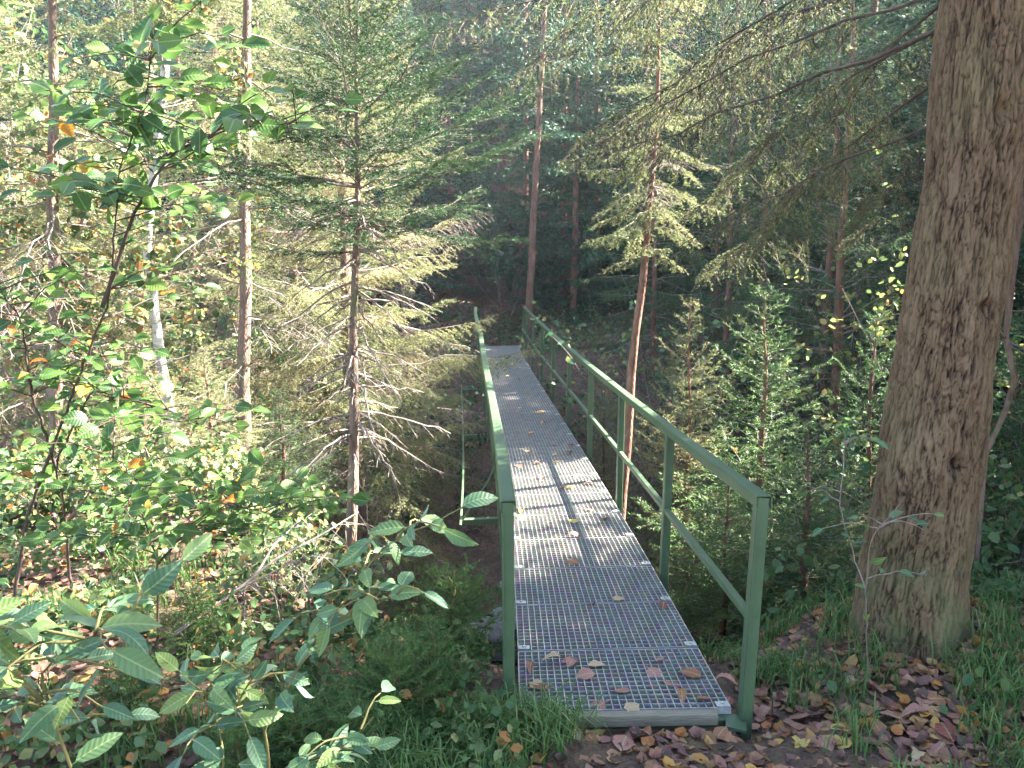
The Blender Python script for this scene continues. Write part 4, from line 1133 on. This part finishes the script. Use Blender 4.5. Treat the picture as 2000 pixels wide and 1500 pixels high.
# thin sapling in front of the old trunk and by the near right post
b6 = at(1700, 1290, 3.2); b6[2] = gz(b6[0], b6[1])
sapling('hazel_sapling', 'thin sapling with a few bluish green leaves in front of the old spruce trunk', 'sapling', b6,
        [[b6, at(1690, 1150, 3.15), at(1700, 1050, 3.1), at(1760, 980, 3.05)], [at(1690, 1150, 3.15), at(1640, 1000, 3.2), at(1650, 850, 3.3)]],
        WL, .06, .085, 27, .003, None, twigs=5, twl=.25, mat='twig', start=.3)

# ------------------------------------------------------------------ countable fallen leaves
DL = {k: [leaf_mesh('fallen_leaf', k, W=w_, curl=c_, fold=f_, seed=s_, stalk=st_, rag=rg_, serr=.06, nv=11) for w_, c_, f_, s_, st_, rg_ in ((.72, .05, .12, 31, .15, .25), (.62, .25, .25, 32, 0, .5), (.82, .12, .04, 33, .2, .3), (.7, -.15, .1, 34, .1, .7), (.5, .3, .35, 35, .1, .2), (.9, .08, -.12, 36, .25, .4))] for k in dry}
rr = random.Random(3)
def fallen(p, col, size, lab, grp, tilt=.12):
    me = rr.choice(DL[col]); o = thing('fallen_leaf', lab, 'leaf', p, grp, me)
    o.rotation_euler = (rr.gauss(0, tilt), rr.gauss(0, tilt), rr.random()*6.28); o.scale = (size,)*3
    return o
P_, R_, T_, D_, Y_, O_ = 'pinkish brown', 'rust brown', 'tan', 'dark red', 'yellow', 'orange'
deck = [(1040,1298,R_),(1095,1291,T_),(1113,1283,P_),(1110,1305,P_),(1147,1300,T_),(1162,1318,P_),(1058,1328,T_),(1073,1336,D_),(1290,1283,P_),(1267,1307,P_),(1296,1330,P_),(1370,1325,R_),(1398,1332,P_),(1330,1350,R_),(1377,1358,R_),
        (1227,1355,P_),(1225,1373,T_),(1183,1373,P_),(1155,1186,D_),(1200,1175,T_),(1296,1178,D_),(1128,1102,R_),(1109,1047,P_),(1177,1010,R_),(1157,995,T_),(1021,997,O_),(1020,1007,Y_),(1113,1015,Y_),(1105,955,D_),(1120,955,Y_),
        (1057,932,P_),(1130,927,T_),(1148,940,P_),(1158,946,P_),(1012,908,P_),(1043,907,P_),(1092,905,T_),(1090,887,T_),(1030,884,T_),(1110,888,D_),(1108,872,D_),(1075,870,P_),(1060,805,T_),(1058,830,O_),(1010,802,P_),(1000,850,T_),(1035,845,O_),
        (990,733,Y_),(983,722,Y_),(1018,795,T_),(1005,1262,P_),(1055,808,O_),(975,760,P_)]
tt_ = np.linspace(0, BL, 3000); ctr = bline(tt_, np.full(3000, BW/2), 0)
for px, py, c in deck:
    d = _F+(px-1000)/FOC*_R+(750-py)/FOC*_U
    ys_ = ctr[:, 1]; ray_z = CAM[2]+d[2]/d[1]*ys_; k = int(np.argmax(ray_z < ctr[:, 2]+.004)) if (ray_z < ctr[:, 2]+.004).any() else -1
    if k < 0: continue
    p = (CAM[0]+d[0]/d[1]*ys_[k], ys_[k], ctr[k, 2]+.006)
    pn = int((p[1]-BY0)/Lp); u_ = (p[0]-float(bline(p[1]-BY0, 0, 0)[0]))/BW
    pl = ['nearest', 'second', 'third', 'fourth', 'fifth', 'sixth', 'seventh', 'eighth', 'ninth', 'tenth'][pn]+' grating panel' if pn < 10 else 'far half of the grating deck'
    sd_l = 'near its left edge' if u_ < .25 else 'left of its centre' if u_ < .5 else 'right of its centre' if u_ < .75 else 'near its right edge'
    fallen(p, c, .092*rr.uniform(.85, 1.15), 'dry %s leaf on the %s, %s' % (c, pl, sd_l), 'fallen leaves on the bridge deck')
r = np.random.default_rng(88); n = 0
while n < 190:
    x = r.uniform(.1, 2.2); y = r.uniform(1.75, 3.3)
    if x > 1.75*y*.55+.3 or (-.05 < x < .95 and y > 2.96): continue
    c = r.choice([P_, R_, T_, D_, Y_, O_], p=[.55, .2, .1, .08, .04, .03]); n += 1
    fallen((x, y, gz(x, y)+.012+.012*r.random()), c, r.uniform(.06, .11), 'dry %s leaf on the path, %s' % (c, ('right beside the near right post' if y > 2.75 else 'right of the near right post') if x > 1.0 else ('just in front of the deck edge' if y > 2.5 else 'at the bottom of the view below the deck')), 'fallen leaves on the path', .13)
n = 0
while n < 55:
    x = r.uniform(-2.6, -.2); y = r.uniform(1.9, 5.2)
    if abs(x) > .66*y: continue
    c = r.choice([P_, R_, T_, Y_, O_], p=[.2, .25, .25, .18, .12]); n += 1
    fallen((x, y, gz(x, y)+.03+.03*r.random()), c, r.uniform(.07, .11), 'dry %s leaf lying among grass on the left bank' % c, 'fallen leaves on the left bank', .35)

# dry grey spruce limb lying on the left bank
g = Geo(); rb = np.random.default_rng(55); b = at(440, 1170, 3.9); b[2] = gz(b[0], b[1])+.03
tips = []
for px0, py0, Y0, px1, py1, Y1, th in ((330, 1245, 3.2, 700, 1000, 4.3, .010), (470, 1160, 3.7, 590, 1010, 4.4, .008), (475, 1270, 3.3, 480, 1170, 3.6, .006), (400, 1200, 3.4, 640, 1080, 3.6, .006)):
    A, B = at(px0, py0, Y0)-b, at(px1, py1, Y1)-b; m_ = (A+B)/2+[0, 0, .04]
    P = np.array([A, (A+m_)/2+rb.normal(0, .01, 3), m_, (B+m_)/2+rb.normal(0, .01, 3), B]); g.tube(P, np.linspace(th, th*.4, 5), 5, cap=False)
    for q in range(34):
        u = rb.random()*3.99; i = int(u); p = P[i]+(P[i+1]-P[i])*(u-i); d = nrm(rb.normal(0, 1, 3)*[1, .8, .3]+[0, 0, -.5]); l_ = rb.uniform(.1, .32)
        p1 = p+d*l_*.5; p2 = p1+nrm(d+[0, 0, -.5])*l_*.5; p2[2] = max(p2[2], -.02)
        g.sticks(np.array([p, p1]), np.array([p1, p2]), np.array([.002, .0015]), np.array([.0015, .0008]))
thing('dead_branch', 'dry grey spruce branch with bare twigs lying on the left bank', 'branch', b, me=g.mesh('dead_branch', [M['twig']]))
# seedlings
seed_gs = [spruce(81+k, .42, .02, .3, 'near', None, step=.05, nper=6, droop=.1, dens=60, trunk_r=.005, tonebase=.85, pend=.02, top_elev=.7, low_elev=.2, tw=.4, rad_n=5) for k in range(2)]
sp0 = []
spots = [(840, 1150, 3.1, 1.3, 'spruce seedling with bluish needles against the left post'), (760, 1190, 2.9, 1.2, 'spruce seedling left of the one by the left post'), (560, 1290, 2.6, 1.0, 'tiny spruce seedling beside the willow stem'), (450, 1330, 2.5, .9, 'tiny spruce seedling near the lower left leaves'),
         (380, 1180, 3.3, .9, 'spruce seedling under the dry branch'), (640, 1340, 2.3, .9, 'spruce seedling at the foot of the leaning willow shoot'), (690, 1240, 2.6, .9, 'spruce seedling right behind the willow stem'), (250, 1290, 2.8, .8, 'spruce seedling behind the lower left leaves'), (880, 1090, 3.9, 1.5, 'spruce seedling close to the second left post')]
for k, (px, py, Y, sc, lab) in enumerate(spots):
    p = at(px, py, Y); loc = (p[0], p[1], gz(p[0], p[1])-.01)
    if k < 2:
        o = plant_spruce('spruce_seedling', lab, loc, seed_gs[k], (M['stem'], M['needle'], M['stem']), cat='seedling', crown_name='needles'); sp0.append(o)
    else: o = copy_tree(sp0[k % 2], label=lab); o.location = loc
    o.rotation_euler.z = k*1.7; o.scale = (sc*.85, sc*.85, sc*.85)
# crooked bare stem behind the old trunk
b = at(1925, 880, 4.6); zb = gz(b[0], b[1]); b = np.array([b[0], b[1], zb])
g = Geo(); P = np.array([b, at(1925, 890, 4.6), at(1965, 800, 4.55), at(1982, 740, 4.5), at(1965, 660, 4.5), at(1975, 560, 4.5), at(1992, 430, 4.45), at(1990, 300, 4.4), at(2040, 150, 4.4)])-b
g.tube(P, np.linspace(.014, .022, len(P)), 7); g.tube(np.array([at(1965, 660, 4.5), at(1940, 640, 4.4), at(1915, 660, 4.3)])-b, [.012, .01, .006], 6)
thing('crooked_sapling', 'bare crooked stem curving beside the right edge of the old spruce', 'sapling', b, me=g.mesh('crooked_sapling', [M['bark']], True))
# stones in the stream bed
rs = np.random.default_rng(66); sm = []
for k in range(3):
    th, phh = np.meshgrid(np.linspace(0, np.pi, 12), np.arange(18)*2*np.pi/18, indexing='ij')
    X, Y2, Z2 = np.sin(th)*np.cos(phh), np.sin(th)*np.sin(phh), np.cos(th)
    rd = 1+.3*fbm(X*1.3+k*5, Y2*1.3, Z2*1.3, 3, k)
    g = Geo(); i = np.arange(11)[:, None]*18; j = np.arange(18)[None]; j2 = (j+1) % 18
    g.add((np.stack([X, Y2*.8, Z2*.55], -1)*rd[..., None]).reshape(-1, 3), np.stack([i+j, i+18+j, i+18+j2, i+j2], -1).reshape(-1, 4)); sm.append(g.mesh('stone', [M['stone']], True))
for k in range(34):
    x = rs.uniform(-7, 8); y = 9.9+.6*math.sin(x*.35)+rs.normal(0, .8); s_ = rs.uniform(.1, .38)
    o = thing('stone', 'grey stone lying in the stream bed under the trees', 'stone', (x, y, gz(x, y)+s_*.15), 'stones in the stream bed', sm[k % 3], rs.random()*6); o.scale = (s_,)*3

# ------------------------------------------------------------------ thin haze added to imitate bluish veiling glare
g = Geo(); g.box((0, 40, 22.5), (150, 112, 59)); hm = NT('veil_haze')
pv = hm.n('ShaderNodeVolumePrincipled'); pv.inputs['Color'].default_value = (.86, .92, 1, 1); pv.inputs['Density'].default_value = .0009; pv.inputs['Anisotropy'].default_value = .35
hm.l(pv.outputs[0], hm.out.inputs['Volume'])
o = link('haze', g.mesh('haze', [hm.m])); o['kind'] = 'stuff'; o['label'] = 'thin bluish haze added between the trees to imitate veiling glare'
